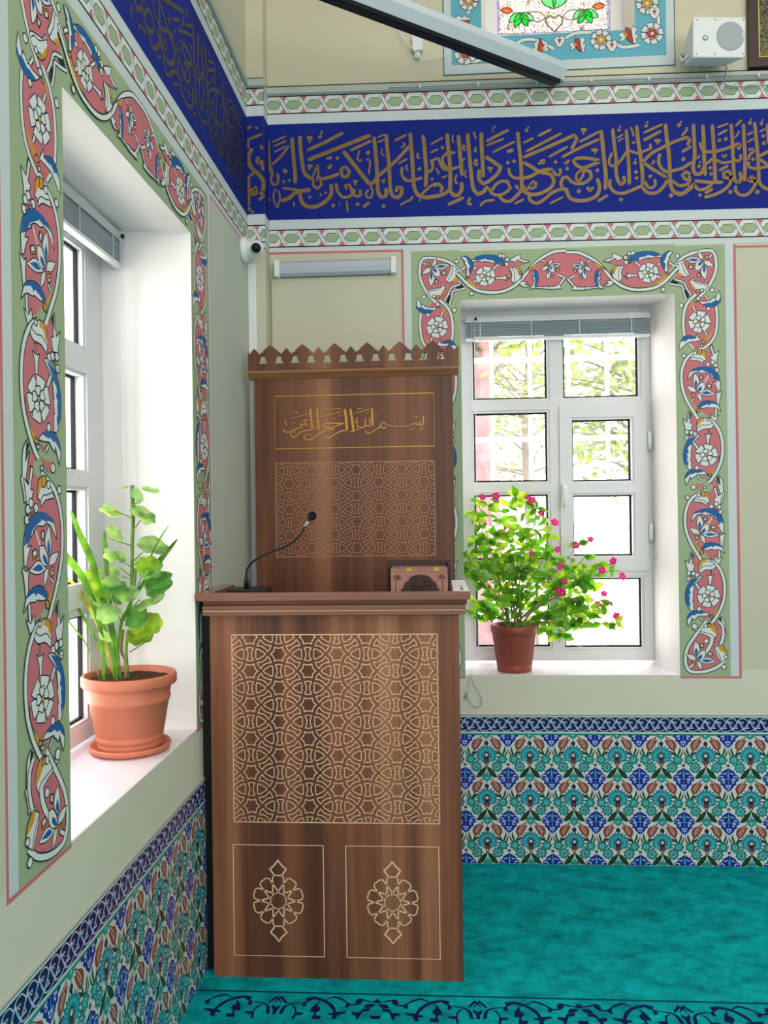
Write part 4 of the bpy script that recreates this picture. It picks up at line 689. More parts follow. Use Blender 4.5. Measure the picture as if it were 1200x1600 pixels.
# ------------------------------------------------------------------ glazed tile dado
MT['tw'] = mat('tile_white_glaze', (206, 212, 208), 0.18, 0.5)
for k, c in (('tb', (18, 40, 150)), ('tt', (24, 140, 158)), ('ttl', (110, 196, 206)), ('ttg', (40, 140, 136)), ('tr', (142, 66, 54)), ('tg', (34, 62, 40)), ('tn', (18, 24, 84)), ('tl', (186, 192, 226)), ('td', (90, 40, 48))):
    MT[k] = mat('tile_glaze_' + k, c, 0.2, 0.5)
MT['tgrout'] = mat('tile_joint', (176, 180, 178), 0.7, 0.2)
def tile(pt, u, w, s):
    """one square floral tile, lower-left corner (u, w), side s"""
    K = s / 415.0
    def P(t, m): return [Vector((u + (float(q.split(',')[0]) if not m else 415 - float(q.split(',')[0])) * K, w + s - float(q.split(',')[1]) * K)) for q in t.split(' ')]
    h0 = pt.h
    def F(t, c, lev=0, sm=True):
        for m in (0, 1):
            pt.h = h0 + lev * 4e-5; Q = P(t, m); pt.fill(catmull(Q, True, 3) if sm else Q, c)
    def Lr(t, wd, c, lev=1):
        for m in (0, 1): pt.h = h0 + lev * 4e-5; pt.ribbon(catmull(P(t, m), False, 4), wd * K, c, bump=False)
    def D(cx, cy, r, c, lev, both=True, n=10):
        for m in ((0, 1) if both else (0,)):
            pt.h = h0 + lev * 4e-5; q = P('%g,%g' % (cx, cy), m)[0]
            if r > 30: pt.fill([(q.x + r * K * (1 + .13 * cos(n * t)) * cos(t), q.y + r * K * (1 + .13 * cos(n * t)) * sin(t)) for t in [2 * pi * i / (6 * n) for i in range(6 * n)]], c)
            else: pt.disc(q, r * K, c, n)
    F('0,0 95,0 100,14 70,30 76,52 52,66 40,88 14,112 0,122', 'tb', 0, False)
    F('0,308 18,322 40,334 58,346 70,372 92,384 100,400 95,415 0,415', 'tb', 0, False); F('0,272 16,282 12,298 0,304', 'tn', 0)
    Lr('0,60 18,72 22,52', 9, 'tl'); Lr('66,14 44,14 34,30 44,40 52,34', 9, 'tl'); Lr('30,4 48,10 56,2', 8, 'tl', 2); Lr('0,92 20,80', 8, 'tl', 2)
    Lr('20,352 34,370 52,364', 8, 'tl'); Lr('88,396 60,388 48,402 56,413', 9, 'tl'); F('0,340 13,368 10,398 0,413', 'tt', 1)
    F('72,130 64,94 84,54 122,36 170,6 154,50 180,40 150,96 118,138 92,144', 'tr', 0); Lr('150,28 110,72 92,110', 5, 'tw'); Lr('140,62 116,98 98,126', 5, 'tw', 2)
    Lr('96,136 74,180 62,206', 13, 'tg'); F('30,106 46,156 66,208 46,196 24,150', 'tg', 0); F('66,206 82,172 124,150 112,182 88,190', 'tg', 0); F('8,122 14,160 40,206 22,200 6,170', 'tg', 0)
    D(55, 236, 46, 'tg', 0, n=7); D(108, 308, 50, 'tg', 0, n=9)
    D(55, 236, 40, 'ttg', 1, n=7); D(55, 236, 20, 'ttl', 2); D(55, 236, 10, 'ttg', 3)
    D(108, 308, 44, 'ttg', 1, n=9); D(108, 308, 28, 'ttl', 2); D(108, 308, 17, 'tn', 3); D(108, 308, 7, 'tw', 4)
    Lr('60,300 80,290', 8, 'tg'); Lr('110,262 108,240', 7, 'tg', 2)
    F('207,302 180,318 144,346 120,380 102,414 152,408 190,362 203,330', 'tg', 0)
    # palmette
    for lev, R, r2, c, n in ((1, 114, 84, 'tn', 20), (2, 105, 78, 'tt', 20), (3, 76, 56, 'ttl', 20), (4, 66, 50, 'tt', 18)):
        pt.h = h0 + lev * 4e-5; o = Vector((u + 207.5 * K, w + s - 205 * K)); Q = []
        for i in range(n * 2):
            a = pi / 2 + 2 * pi * (i + .5) / (2 * n); rr = (R if i % 2 else r2) * (1.0 if sin(a) > -.55 else .72)
            Q.append(o + Vector((cos(a) * rr * K, sin(a) * rr * K)))
        pt.fill(Q, c)
    pt.h = h0 + 5 * 4e-5; pt.fill(catmull([Vector((u + x * K, w + s - y * K)) for x, y in ((207, 160), (234, 190), (230, 250), (222, 290), (207, 312), (192, 290), (185, 250), (181, 190))], True, 4), 'td')
    D(207, 196, 15, 'tw', 6, False); D(207, 226, 13, 'tn', 6, False); D(207, 258, 12, 'tr', 6, False); D(207, 284, 8, 'tw', 6, False)
    F('160,0 186,30 207,42 207,0', 'ttg', 1); F('160,415 168,388 194,374 207,346 207,415', 'ttg', 1); D(207, 4, 12, 'ttl', 3, False); D(207, 400, 10, 'tt', 3, False)
    D(207, 82, 22, 'tn', 1, False, 8); D(207, 82, 10, 'td', 2, False); Lr('207,44 207,120', 6, 'tg', 2); Lr('170,112 184,128', 7, 'tg', 2)
    pt.h = h0
    pt.h = h0 + 7 * 4e-5
    for a, c_ in (((u, w), (u, w + s)), ((u, w), (u + s, w))): pt.ribbon([a, c_], 0.0013, 'tgrout', bump=False)
    pt.h = h0
def dado(name, put, u0, u1, us, skirt):
    pt = Paint(put, base=0.0075)
    d = pt.h
    # slab
    for z0, z1, k in ((0, 0.6, 'tw'), (0.6, 0.692, 'tw')):
        pt.b.quad(put(u0, z0, d), put(u1, z0, d), put(u1, z1, d), put(u0, z1, d), k)
    pt.b.quad(put(u0, 0.692, 0), put(u1, 0.692, 0), put(u1, 0.692, d), put(u0, 0.692, d), 'tgrout')
    for e in (u0, u1): pt.b.quad(put(e, 0, 0), put(e, 0.692, 0), put(e, 0.692, d), put(e, 0, d), 'tgrout')
    pt.h = d + 1e-4
    for u in us:
        for r in range(3): tile(pt, u, 0.2 * r, 0.2)
    pt.h = d + 1e-4
    a0, a1 = max(u0, us[0]), min(u1, us[-1] + .2)
    pt.rect(a0, a1, 0.597, 0.607, 'ttg'); pt.rect(a0, a1, 0.614, 0.682, 'tn'); pt.rect(a0, a1, 0.688, 0.6915, 'ttg')
    per = 0.05; h0 = pt.h; n = int((a1 - a0) / per)
    for i in range(n):
        c = a0 + per * i
        f = lambda q: [(c + x * per, 0.648 + y * 0.034) for x, y in q]
        def R(q, wd, k, lv): pt.h = h0 + lv * 4e-5; pt.ribbon(catmull([Vector(v) for v in f(q)], False, 5), wd, k, bump=False)
        def Fp(q, k, lv): pt.h = h0 + lv * 4e-5; pt.fill(f(q), k)
        R([(0, .66), (.25, .86), (.6, .80), (.86, .42)], .0034, 'tl', 1); R([(.42, -.70), (.75, -.88), (1.08, -.84), (1.36, -.6)], .0034, 'tl', 1)
        Fp([(.10, .42), (.46, .40), (.40, .05), (.30, .12)], 'tl', 1); Fp([(.55, -.50), (.93, -.52), (.80, -.10), (.66, -.16)], 'tl', 1)
        Fp([(.24, .36), (.42, .30), (.40, .06)], 'td', 2); Fp([(.64, -.44), (.84, -.36), (.70, -.14)], 'td', 2)
        R([(0, .52), (.2, -.05), (.5, -.72)], .0058, 'tl', 3); R([(.5, -.52), (.78, .05), (1.04, .70)], .0058, 'tl', 4); R([(.62, -.30), (.86, .22)], .0022, 'tt', 5); R([(.10, .22), (.26, -.22)], .0022, 'tt', 5)
        pt.h = h0
    return struct(pt.b.build(name))
dado('trim_5', lambda u, w, h: (u, YB - h, w), PX, X1 - .01, [-0.0842 - 0.2 + 0.2 * i for i in range(12)], 0)
dado('trim_6', lambda u, w, h: (XL + h, u, w), Y0 + .01, PY, [0.9435 + 0.2 * i for i in range(13)], 0)

# ------------------------------------------------------------------ windows
def plate(b, put, rect, holes, d0, d1, k):
    us, ws = [rect[0], rect[1]], [rect[2], rect[3]]
    for h in holes: us += h[:2]; ws += h[2:]
    for a, c, e, g in cells(us, ws, holes):
        for d in (d0, d1): b.quad(put(a, e, d), put(c, e, d), put(c, g, d), put(a, g, d), k)
    for r in [rect] + list(holes):
        E4 = [(r[0], r[2]), (r[1], r[2]), (r[1], r[3]), (r[0], r[3])]
        for i in range(4):
            j = (i + 1) % 4; b.quad(put(*E4[i], d0), put(*E4[j], d0), put(*E4[j], d1), put(*E4[i], d1), k)
def ring(b, put, r, w, d0, d1, k): plate(b, put, r, [(r[0] + w, r[1] - w, r[2] + w, r[3] - w)], d0, d1, k)
def window(name, put, outer, panes, sash, sash_panes, d, sillrect, sd):
    """put(u, w, depth into the wall)"""
    b = MB(); holes = [(p[0] - .012, p[1] + .012, p[2] - .012, p[3] + .012) for p in panes]
    hs = holes + [(sash[0] + .012, sash[1] - .012, sash[2] + .012, sash[3] - .012)]
    plate(b, put, outer, hs, d, d + .06, 'pvc')
    fr = struct(b.build(name))
    m = MB()
    for h, p in zip(holes, panes): ring(m, put, h, .012, d + .006, d + .05, 'pvc'); 
    part(m, 'glazing_bead', fr)
    g = MB()
    for p in panes + sash_panes: ring(g, put, p, .0085, d + .022, d + .034, 'gasket')
    part(g, 'gasket', fr)
    s = MB(); h2 = [(p[0] - .01, p[1] + .01, p[2] - .01, p[3] + .01) for p in sash_panes]
    plate(s, put, sash, h2, d - .016, d + .045, 'pvc')
    for h in h2: ring(s, put, h, .010, d - .008, d + .04, 'pvc')
    sa = part(s, 'casement', fr, 0.003)
    gl = MB()
    for p in panes + sash_panes: gl.quad(put(p[0], p[2], d + .03), put(p[1], p[2], d + .03), put(p[1], p[3], d + .03), put(p[0], p[3], d + .03), 'glass')
    part(gl, 'pane', fr)
    return fr, sa
PAN = [(.19, .558, 2.203, 2.523), (.638, 1.007, 2.203, 2.523), (.191, .556, 1.788, 2.134), (.190, .556, 1.398, 1.723), (.190, .556, .961, 1.302), (.630, 1.008, .957, 1.302)]
SPN = [(.677, .966, 1.785, 2.092), (.677, .967, 1.413, 1.715)]
dB = 4.17 - YB
w2, cas = window('window_2', putB, (.121, 1.063, .893, 2.642), PAN, (.614, 1.041, 1.339, 2.163), SPN, dB, None, None)
hb = MB(); hb.box(.621, .640, 4.138, 4.154, 1.70, 1.775, 'white'); hb.tube([(.631, 4.14, 1.757), (.631, 4.112, 1.757), (.629, 4.106, 1.745), (.624, 4.106, 1.655)], .0095, 'white', 10)
part(hb, 'handle', cas)
for z in (1.98, 1.528):
    h = MB(); h.lathe([(0, -.045), (.011, -.045), (.011, .045), (0, .045)], (1.051, 4.146, z), 'white', 12); h.box(1.043, 1.062, 4.15, 4.168, z - .03, z + .03, 'white'); part(h, 'hinge', cas)
s = MB(); s.box(.118, 1.114, YB + .001, 4.20, .850, .8765, 'marble'); 
sl = part(s, 'sill', w2, 0.003); 
# left window: same make, mirrored along the wall
yy = lambda x: 2.36 + (x - .592) * 1.045
mp = lambda r: (yy(r[0]), yy(r[1]), r[2] + .008, r[3] + .012)
w1, _ = window('window_1', putL, (1.868, 2.853, .90, 2.65), [mp((.19, .53, p[2], p[3])) if p[0] < .5 else mp((.65, .92, p[2], p[3])) for p in PAN], (yy(.625), yy(.945), 1.345, 2.172), [mp((.675, .89, p[2], p[3])) for p in SPN], .314, None, None)
s = MB(); s.box(-1.20, XL - .001, 1.864, 2.880, .858, .8855, 'marble'); part(s, 'sill', w1, 0.003)
# upper window: plaster lattice of coloured glass
def mosaic():
    m = bpy.data.materials.new('pebble_glass'); m.use_nodes = True; nt = m.node_tree
    for n in list(nt.nodes): nt.nodes.remove(n)
    out = nt.nodes.new('ShaderNodeOutputMaterial'); tc = nt.nodes.new('ShaderNodeTexCoord'); v = nt.nodes.new('ShaderNodeTexVoronoi'); v.feature = 'DISTANCE_TO_EDGE'; v.inputs['Scale'].default_value = 62
    v2 = nt.nodes.new('ShaderNodeTexVoronoi'); v2.inputs['Scale'].default_value = 62
    nt.links.new(tc.outputs['Object'], v.inputs['Vector']); nt.links.new(tc.outputs['Object'], v2.inputs['Vector'])
    r = ramp(nt, [(0.02, (70, 66, 62)), (0.11, (196, 190, 180))]); nt.links.new(v.outputs['Distance'], r.inputs[0])
    hs = ramp(nt, [(0.1, (215, 195, 175)), (0.45, (245, 240, 230)), (0.9, (225, 226, 240))]); nt.links.new(v2.outputs['Color'], hs.inputs[0])
    mx = nt.nodes.new('ShaderNodeMix'); mx.data_type = 'RGBA'; mx.blend_type = 'MULTIPLY'; mx.inputs[0].default_value = 1
    nt.links.new(r.outputs[0], mx.inputs[6]); nt.links.new(hs.outputs[0], mx.inputs[7])
    t = nt.nodes.new('ShaderNodeBsdfTranslucent'); nt.links.new(mx.outputs[2], t.inputs[0]); nt.links.new(t.outputs[0], out.inputs[0])
    return m
MT['mosaic'] = mosaic()
for k, rgb in (('gl_green', (20, 235, 70)), ('gl_lgreen', (120, 255, 150)), ('gl_white', (255, 255, 255)), ('gl_lav', (176, 182, 226)), ('gl_red', (240, 120, 70))): MT[k] = leafmat('glass_' + k[3:], rgb, rgb, 0.9, 0.04)
MT['lead'] = mat('plaster_came', (120, 116, 112), 0.7, 0.2)
b = MB(); ring(b, putB, (.268, .917, 3.883, 4.53), .055, .125, .155, 'reveal')
w3 = struct(b.build('window_3'))
b = MB(); b.quad(putB(.323, 3.938, .14), putB(.862, 3.938, .14), putB(.862, 4.475, .14), putB(.323, 4.475, .14), 'mosaic')
pm = Paint(lambda u, w, h: (u, YB + .139 - h, w))
for r_ in ((.323, .862, 3.938, 3.953), (.323, .338, 3.953, 4.475), (.847, .862, 3.953, 4.475)): pm.rect(*r_, 'gl_lav')
for i in range(34): pm.disc((.33 + i * .0158, 3.9455), .0035, 'lead', 6)
def leafp(x, z, a, L, k):
    Q = [Vector((0, 0)), Vector((.3, .22)), Vector((.7, .2)), Vector((1, 0)), Vector((.7, -.2)), Vector((.3, -.22))]
    S = catmull([Vector((x + L * (q.x * cos(a) - q.y * sin(a)), z + L * (q.x * sin(a) + q.y * cos(a)))) for q in Q], True, 5)
    pm.ribbon(S, .006, 'lead', closed=True); pm.fill(S, k)
for cx in (.44, .59, .745):
    for a, k in ((-2.0, 'gl_green'), (-1.15, 'gl_green'), (-2.5, 'gl_lgreen'), (-.6, 'gl_lgreen')): leafp(cx if cx != .59 else .59, 4.05, a, .075, k) if cx != .59 else None
H = [(0, -.05), (.035, -.012), (.04, .015), (.02, .03), (0, .015), (-.02, .03), (-.04, .015), (-.035, -.012)]
S = catmull([Vector((.598 + a, 4.0 + c)) for a, c in H], True, 5); pm.ribbon(S, .008, 'lead', closed=True); pm.fill(S, 'gl_white')
for a in (.15, pi - .15): leafp(.598 + .04 * cos(a), 4.02, a, .1, 'gl_white')
leafp(.40, 4.06, 3.0, .06, 'gl_red'); leafp(.78, 4.06, .1, .06, 'gl_red')
for sg in (-1, 1): leafp(.598, 4.06, pi / 2 + sg * .5, .14, 'gl_lgreen')
o = len(b.v)
for f, mi_ in zip(pm.b.f, pm.b.m): b.f.append(tuple(a + o for a in f)); b.m.append(b.mi(pm.b.names[mi_])); b.sm.append(False)
b.v += pm.b.v
part(b, 'coloured_glass', w3)

# ------------------------------------------------------------------ venetian blinds (pulled up)
MT['slat'] = mat('blind_slat', (150, 162, 170), 0.3, 0.5)
MT['rail'] = mat('blind_rail', (196, 202, 204), 0.35, 0.5)
def blind(label, put, u0, u1, ztop, d, cordu, droop):
    """d = distance of the blind's middle from the frame, into the room"""
    L = put((u0 + u1) / 2, ztop, -d)
    t = thing('venetian_blind', label, 'blind', L, 'raised venetian blinds')
    b = MB(); plate(b, put, (u0, u1, ztop - .028, ztop), [], -d - .014, -d + .014, 'rail'); part(b, 'head_rail', t, .002)
    b = MB(); n = 13; z0 = ztop - .040
    for i in range(n):
        z = z0 - i * .0048; c = random.uniform(-.0015, .0015); prof = [(-.0125, -.0020), (-.0135, -.0002), (-.0125, .0016), (0, .0022), (.0125, .0016), (.0125, -.0020)]
        b.prism(prof, u0 + .004, u1 - .004, lambda a, p, q: put(a, z + q + c * (2 * (a - u0) / (u1 - u0) - 1), -d + p), 'slat')
    part(b, 'slat_stack', t)
    b = MB(); zb = z0 - n * .0048 - .004; plate(b, put, (u0, u1, zb - .012, zb), [], -d - .013, -d + .013, 'white'); part(b, 'bottom_rail', t, .002)
    for f in (.08, .36, .62, .9):
        b = MB(); u = u0 + (u1 - u0) * f; plate(b, put, (u - .0022, u + .0022, zb - .013, ztop - .024), [], -d - .0165, -d - .0145, 'rail'); part(b, 'ladder_tape', t)
    b = MB(); 
    for k in range(2):
        uu = cordu + .012 * k
        b.tube([put(uu, ztop - .02, -d - .018), put(uu + .002, ztop - .6, -d - .020), put(uu - .001, ztop - 1.1, -d - .018), put(uu, .92 if not droop else .90, -d - .02)] + ([put(uu - .004, .887, -.045 + .0), put(uu - .006, .878, .014 - .03)] if False else []), .0016, 'white', 6)
    part(b, 'cord', t)
    b = MB(); b.lathe([(0, -.008), (.006, -.006), (.006, .006), (0, .008)], put(cordu + .02, ztop - .012, -d - .02), 'gasket', 8); part(b, 'cord_lock', t)
    return t
bl2 = blind('raised grey venetian blind over the window above the pink-flowered plant', lambda u, w, d: (u, 4.17 + d, w), .155, 1.052, 2.605, .045, .185, True)
# pull cords hanging over the marble sill in front of the wall
b = MB()
def cat3(P, n=6):
    P = [Vector(p) for p in P]; out = []
    for i in range(len(P) - 1):
        p0, p1, p2, p3 = P[max(i - 1, 0)], P[i], P[i + 1], P[min(i + 2, len(P) - 1)]
        for k in range(n):
            t = k / n; out.append(0.5 * ((2 * p1) + (-p0 + p2) * t + (2 * p0 - 5 * p1 + 4 * p2 - p3) * t * t + (-p0 + 3 * p1 - 3 * p2 + p3) * t ** 3))
    out.append(P[-1]); return out
for dx in (0, .010):
    b.tube(cat3([(.166 + dx, 4.105, 1.0), (.163 + dx, 4.07, .905), (.158 + dx, 3.99, .881), (.150 + dx, 3.90, .881), (.147 + dx, 3.879, .866), (.143 - dx, 3.876, .82), (.134 - dx, 3.876, .79)]), .0013, 'white', 5)
MT['cordg'] = mat('grey_cord', (126, 132, 126), 0.8, 0.1)
b.tube(cat3([(.134, 3.876, .80), (.122, 3.874, .785), (.118, 3.872, .772), (.132, 3.872, .776), (.126, 3.87, .79), (.119, 3.872, .765)]), .0014, 'cordg', 5)
b.tube(cat3([(.150, 3.879, .862), (.165, 3.876, .83), (.188, 3.876, .79), (.197, 3.876, .765), (.192, 3.876, .738), (.172, 3.876, .727), (.150, 3.876, .742), (.132, 3.875, .77), (.122, 3.874, .785)]), .0013, 'cordg', 5)
part(b, 'pull_cord', bl2)
bl1 = blind('raised grey venetian blind at the head of the deep window behind the terracotta pot plant', lambda u, w, d: (XL - .314 - d, u, w), 1.90, 2.838, 2.628, .07, 2.80, False)

# ------------------------------------------------------------------ lectern
LX0, LX1, LY = -.812, .072, 2.900
BY = 3.62
lec = thing('preaching_lectern', 'tall walnut lectern with routed star lattice front and crested back board', 'lectern', (-.37, 3.25, 0))
b = MB(); b.box(LX0, LX1, LY, LY + .02, 0.0, 1.284, 'wood'); fp_ = part(b, 'front_panel', lec)
for x0, x1 in ((LX0, LX0 + .02), (LX1 - .02, LX1)):
    b = MB(); b.box(x0, x1, LY + .02, BY, 0, 1.284 if x0 < -.5 else 1.284, 'wood'); part(b, 'side_panel', lec)
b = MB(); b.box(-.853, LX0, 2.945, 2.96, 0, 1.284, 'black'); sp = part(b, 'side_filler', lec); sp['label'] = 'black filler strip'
# lattice -------------------------------------------------
class Flat(Paint):
    pass
def clip_poly(P, r):
    def cl(P, f, g):
        out = []
        for i in range(len(P)):
            a, c = P[i - 1], P[i]; fa, fc = f(a), f(c)
            if fa >= 0 and fc >= 0: out.append(c)
            elif fa >= 0 > fc: out.append(a + (c - a) * (fa / (fa - fc)))
            elif fa < 0 <= fc: out += [a + (c - a) * (fa / (fa - fc)), c]
        return out
    for f in (lambda p: p.x - r[0], lambda p: r[1] - p.x, lambda p: p.y - r[2], lambda p: r[3] - p.y):
        P = cl(P, f, None)
        if not P: return []
    return P
def lattice(pt, r, a, x0, z0, k='groove', w=.0037):
    """interlaced star lattice: cell outlines clipped to rect r; a = star spacing; a star sits at (x0, z0)"""
    def outline(Q):
        n = len(Q)
        for i in range(n):
            p, q = Q[i], Q[(i + 1) % n]; d = q - p
            if d.length < 1e-7: continue
            e = Vector((-d.y, d.x)).normalized() * w / 2; d = d.normalized() * w * .35
            c = clip_poly([p - d + e, q + d + e, q + d - e, p - d - e], r)
            if len(c) > 2: pt.b.add([pt.put(v.x, v.y, pt.h) for v in c], [tuple(range(len(c)))], k)
    dx = a * .866; S = a / 312.0
    for i in range(-2, int((r[1] - r[0]) / dx) + 3):
        for j in range(int((r[2] - z0) / a) - 2, int((r[3] - z0) / a) + 3):
            c = Vector((x0 + i * dx, z0 + (j + (.5 if i % 2 else 0)) * a))
            if not (r[0] - a < c.x < r[1] + a and r[2] - a < c.y < r[3] + a): continue
            Q = []
            for m in range(6):
                t = m * pi / 3
                Q += [c + Vector((cos(t), sin(t))) * 76 * S, c + Vector((cos(t + .28), sin(t + .28))) * 57 * S, c + Vector((cos(t + pi / 3 - .28), sin(t + pi / 3 - .28))) * 57 * S]
            outline(Q)
            for t in (pi / 2, pi / 6, -pi / 6):           # bones on three of the six edges
                m = c + Vector((cos(t), sin(t))) * a / 2; ex = Vector((cos(t), sin(t))); ey = Vector((-ex.y, ex.x))
                prof = [(56, 33), (60, 12), (60, -12), (56, -33), (28, -19), (0, -15), (-28, -19), (-56, -33), (-60, -12), (-60, 12), (-56, 33), (-28, 19), (0, 15), (28, 19)]
                outline([m + ex * (p * S) + ey * (q * S) for p, q in prof])
            for sg in (1, -1):                              # curved triangles at the two centroids of this cell
                g = c + Vector((a * .866 * 2 / 3, 0)) * sg * .5 * 1.0 + Vector((0, a / 2))
                g = c + Vector((sg * a * .2887, a / 2))
                base = 0 if sg > 0 else pi
                Q = []
                for m in range(3):
                    t = base + m * 2 * pi / 3
                    for dt, R in ((0, 56), (.42, 43), (pi / 3, 33), (2 * pi / 3 - .42, 43)): Q.append(g + Vector((cos(t + dt), sin(t + dt))) * R * S)
                outline(Q)
    for q in ([r[0], r[2], r[1], r[2]], [r[1], r[2], r[1], r[3]], [r[1], r[3], r[0], r[3]], [r[0], r[3], r[0], r[2]]):
        pt.ribbon([(q[0], q[1]), (q[2], q[3])], w * .95, k, bump=False)
pt = Paint(lambda u, w, h: (u, LY - h, w), base=6e-4)
lattice(pt, (-.733, -.005, .550, 1.213), .1195, -.669, 1.085)
lp = part(pt.b, 'lattice_carving', fp_); lp['label'] = 'pale routed star lattice'
def rectline(pt, x0, x1, z0, z1, k, w=.004):
    pt.ribbon([(x0, z0), (x1, z0), (x1, z1), (x0, z1)], w, k, closed=True, bump=False)
def medallion(pt, cx, cz):
    k = 'groove'; U = .00229 / 10  # zoom unit
    def R(s, cl=False):
        P = [Vector((cx + (float(q.split(',')[0]) - 560) * U, cz - (float(q.split(',')[1]) - 868) * U)) for q in s.split(' ')]
        pt.ribbon(P, .0055, k, closed=cl, bump=False)
    for i in range(10):
        a = pi / 2 + i * pi / 5
        def q(r, d): t = a + d; return Vector((cx + cos(t) * r * U, cz + sin(t) * r * U))
        e, t = Vector((cos(a), sin(a))), Vector((-sin(a), cos(a)))
        pt.ribbon([Vector((cx, cz)) + (e * r + t * s) * U for r, s in ((52, -86), (366, -86), (392, -46), (392, 46), (366, 86), (52, 86))], .0046, k, bump=False)
    for sg in (1, -1):
        f = lambda x, y: Vector((cx + x * U, cz + sg * y * U))
        pt.ribbon(catmull([f(-52, 385), f(-100, 450), f(-128, 490), f(-85, 525), f(-45, 565), f(0, 628), f(45, 565), f(85, 525), f(128, 490), f(100, 450), f(52, 385)], False, 3), .0055, k, bump=False)
for x0, x1, cx in ((-.738, -.416, -.578), (-.336, -.009, -.173)):
    pt = Paint(lambda u, w, h: (u, LY - h, w), base=6e-4)
    rectline(pt, x0, x1, .077, .469, 'groove'); medallion(pt, cx, .272)
    o = part(pt.b, 'medallion_carving', fp_); o['label'] = 'pale routed ten petal medallion in a frame'
# mouldings and top
b = MB(); b.box(-.828, .094, 2.864, 3.20, 1.286, 1.300, 'woodx'); b.box(-.826, .092, 2.8655, 3.2, 1.300, 1.3025, 'groove'); b.box(-.828, .094, 2.864, 3.20, 1.3025, 1.319, 'woodx'); part(b, 'lower_moulding', lec)
b = MB(); b.prism([(2.880, 1.319), (2.862, 1.338), (2.95, 1.338), (2.95, 1.319)], -.826, .100, lambda a, p, q: (a, p, q), 'woodx'); part(b, 'cove_moulding', lec)
b = MB(); b.box(-.853, .112, 2.855, 2.888, 1.338, 1.365, 'woodx'); b.box(-.853, -.80, 2.888, 3.22, 1.338, 1.365, 'woodtop'); b.box(.045, .112, 2.888, 3.34, 1.338, 1.365, 'woodtop'); b.box(-.80, .045, 2.888, 3.20, 1.322, 1.331, 'woodx'); part(b, 'worktop', lec, .0012)
# back board
bx0, bx1 = -.80, .0765
b = MB(); b.box(bx0, bx1, BY, BY + .02, 0.0, 2.245, 'woodb'); bbd = part(b, 'back_board', lec)
b = MB(); b.prism([(BY - .004, 2.238), (BY - .028, 2.262), (BY - .028, 2.273), (BY + .024, 2.273), (BY + .024, 2.238)], bx0 - .022, bx1 + .026, lambda a, p, q: (a, p, q), 'woodbx'); part(b, 'back_moulding', lec, .001)
def crest():
    cu = bpy.data.curves.new('crest', 'CURVE'); cu.dimensions = '2D'; cu.fill_mode = 'BOTH'; cu.extrude = .009
    x0, x1 = bx0 - .022, bx1 + .028; zb = 2.275; per = .1425; ph = -.7215
    ev = []; 
    k = -2
    while True:
        c = ph + per * k
        if c - per > x1: break
        for cc, big in ((c, True), (c + per / 2, False)):
            ev.append((cc, big))
        k += 1
    top = []
    for cc, big in ev:
        H, W = (.112, .033) if big else (.097, .023)
        for dx, h in ((-W, H - .027), (-W * .5, H - .013), (0, H), (W * .5, H - .013), (W, H - .027)):
            top.append((cc + dx, zb + h))
        top.append((cc + per / 4 - .004, zb + .079)); top.append((cc + per / 4 + .006, zb + .079))
    top = [p for p in top if x0 + .004 < p[0] < x1 - .004]
    loops = [[(x0, zb)] + [(x0, zb + .088)] + top + [(x1, zb + .092), (x1, zb)]]
    for cc, big in ev:
        m = cc + per / 4
        if not (x0 + .03 < m < x1 - .03): continue
        hole = [(m - .021, zb + .029), (m + .021, zb + .029), (m + .0205, zb + .033), (m + .0145, zb + .042), (m + .0115, zb + .058), (m + .008, zb + .063), (m - .008, zb + .063), (m - .0115, zb + .058), (m - .0145, zb + .042), (m - .0205, zb + .033)]
        loops.append(hole)
    for L in loops:
        sp_ = cu.splines.new('POLY'); sp_.points.add(len(L) - 1); sp_.use_cyclic_u = True
        for p, q in zip(sp_.points, L): p.co = (q[0], q[1], 0, 1)
    tmp = bpy.data.objects.new('crest_curve', cu); COL.objects.link(tmp)
    bpy.context.view_layer.update()
    me = bpy.data.meshes.new_from_object(tmp.evaluated_get(bpy.context.evaluated_depsgraph_get()))
    bpy.data.objects.remove(tmp); bpy.data.curves.remove(cu)
    me.transform(Matrix.Rotation(pi / 2, 4, 'X')); me.transform(Matrix.Translation((0, BY - .012, 0)))
    me.materials.clear(); me.materials.append(MT['woodb'])
    o = bpy.data.objects.new('crest', me); COL.objects.link(o)
    me.transform(Matrix.Translation(-wloc(lec))); o.parent = lec
crest()
sc_ = BY / 3.48
pt = Paint(lambda u, w, h: (u, BY - h, w), base=6e-4)
rectline(pt, -.709, -.006, 1.930, 2.162, 'goldline', .0042)
text(pt, BASMALA, lambda p: Vector((p.x / 2000 * sc_, EYE.z + (p.y / 2000 - EYE.z) * sc_)), 'goldline', .5 * sc_)
o = part(pt.b, 'inscription', bbd); o['label'] = 'gold calligraphy in a gold frame'
pt = Paint(lambda u, w, h: (u, BY - h, w), base=6e-4)
lattice(pt, (-.709, -.008, 1.452, 1.866), .1145, -.648, 1.775, 'grooveb', .0031)
o = part(pt.b, 'back_lattice_carving', bbd); o['label'] = 'pale routed star lattice on the back board'

MT['rim_sheet'] = mat('sheet_white', (236, 228, 236), 0.4, 0.4)
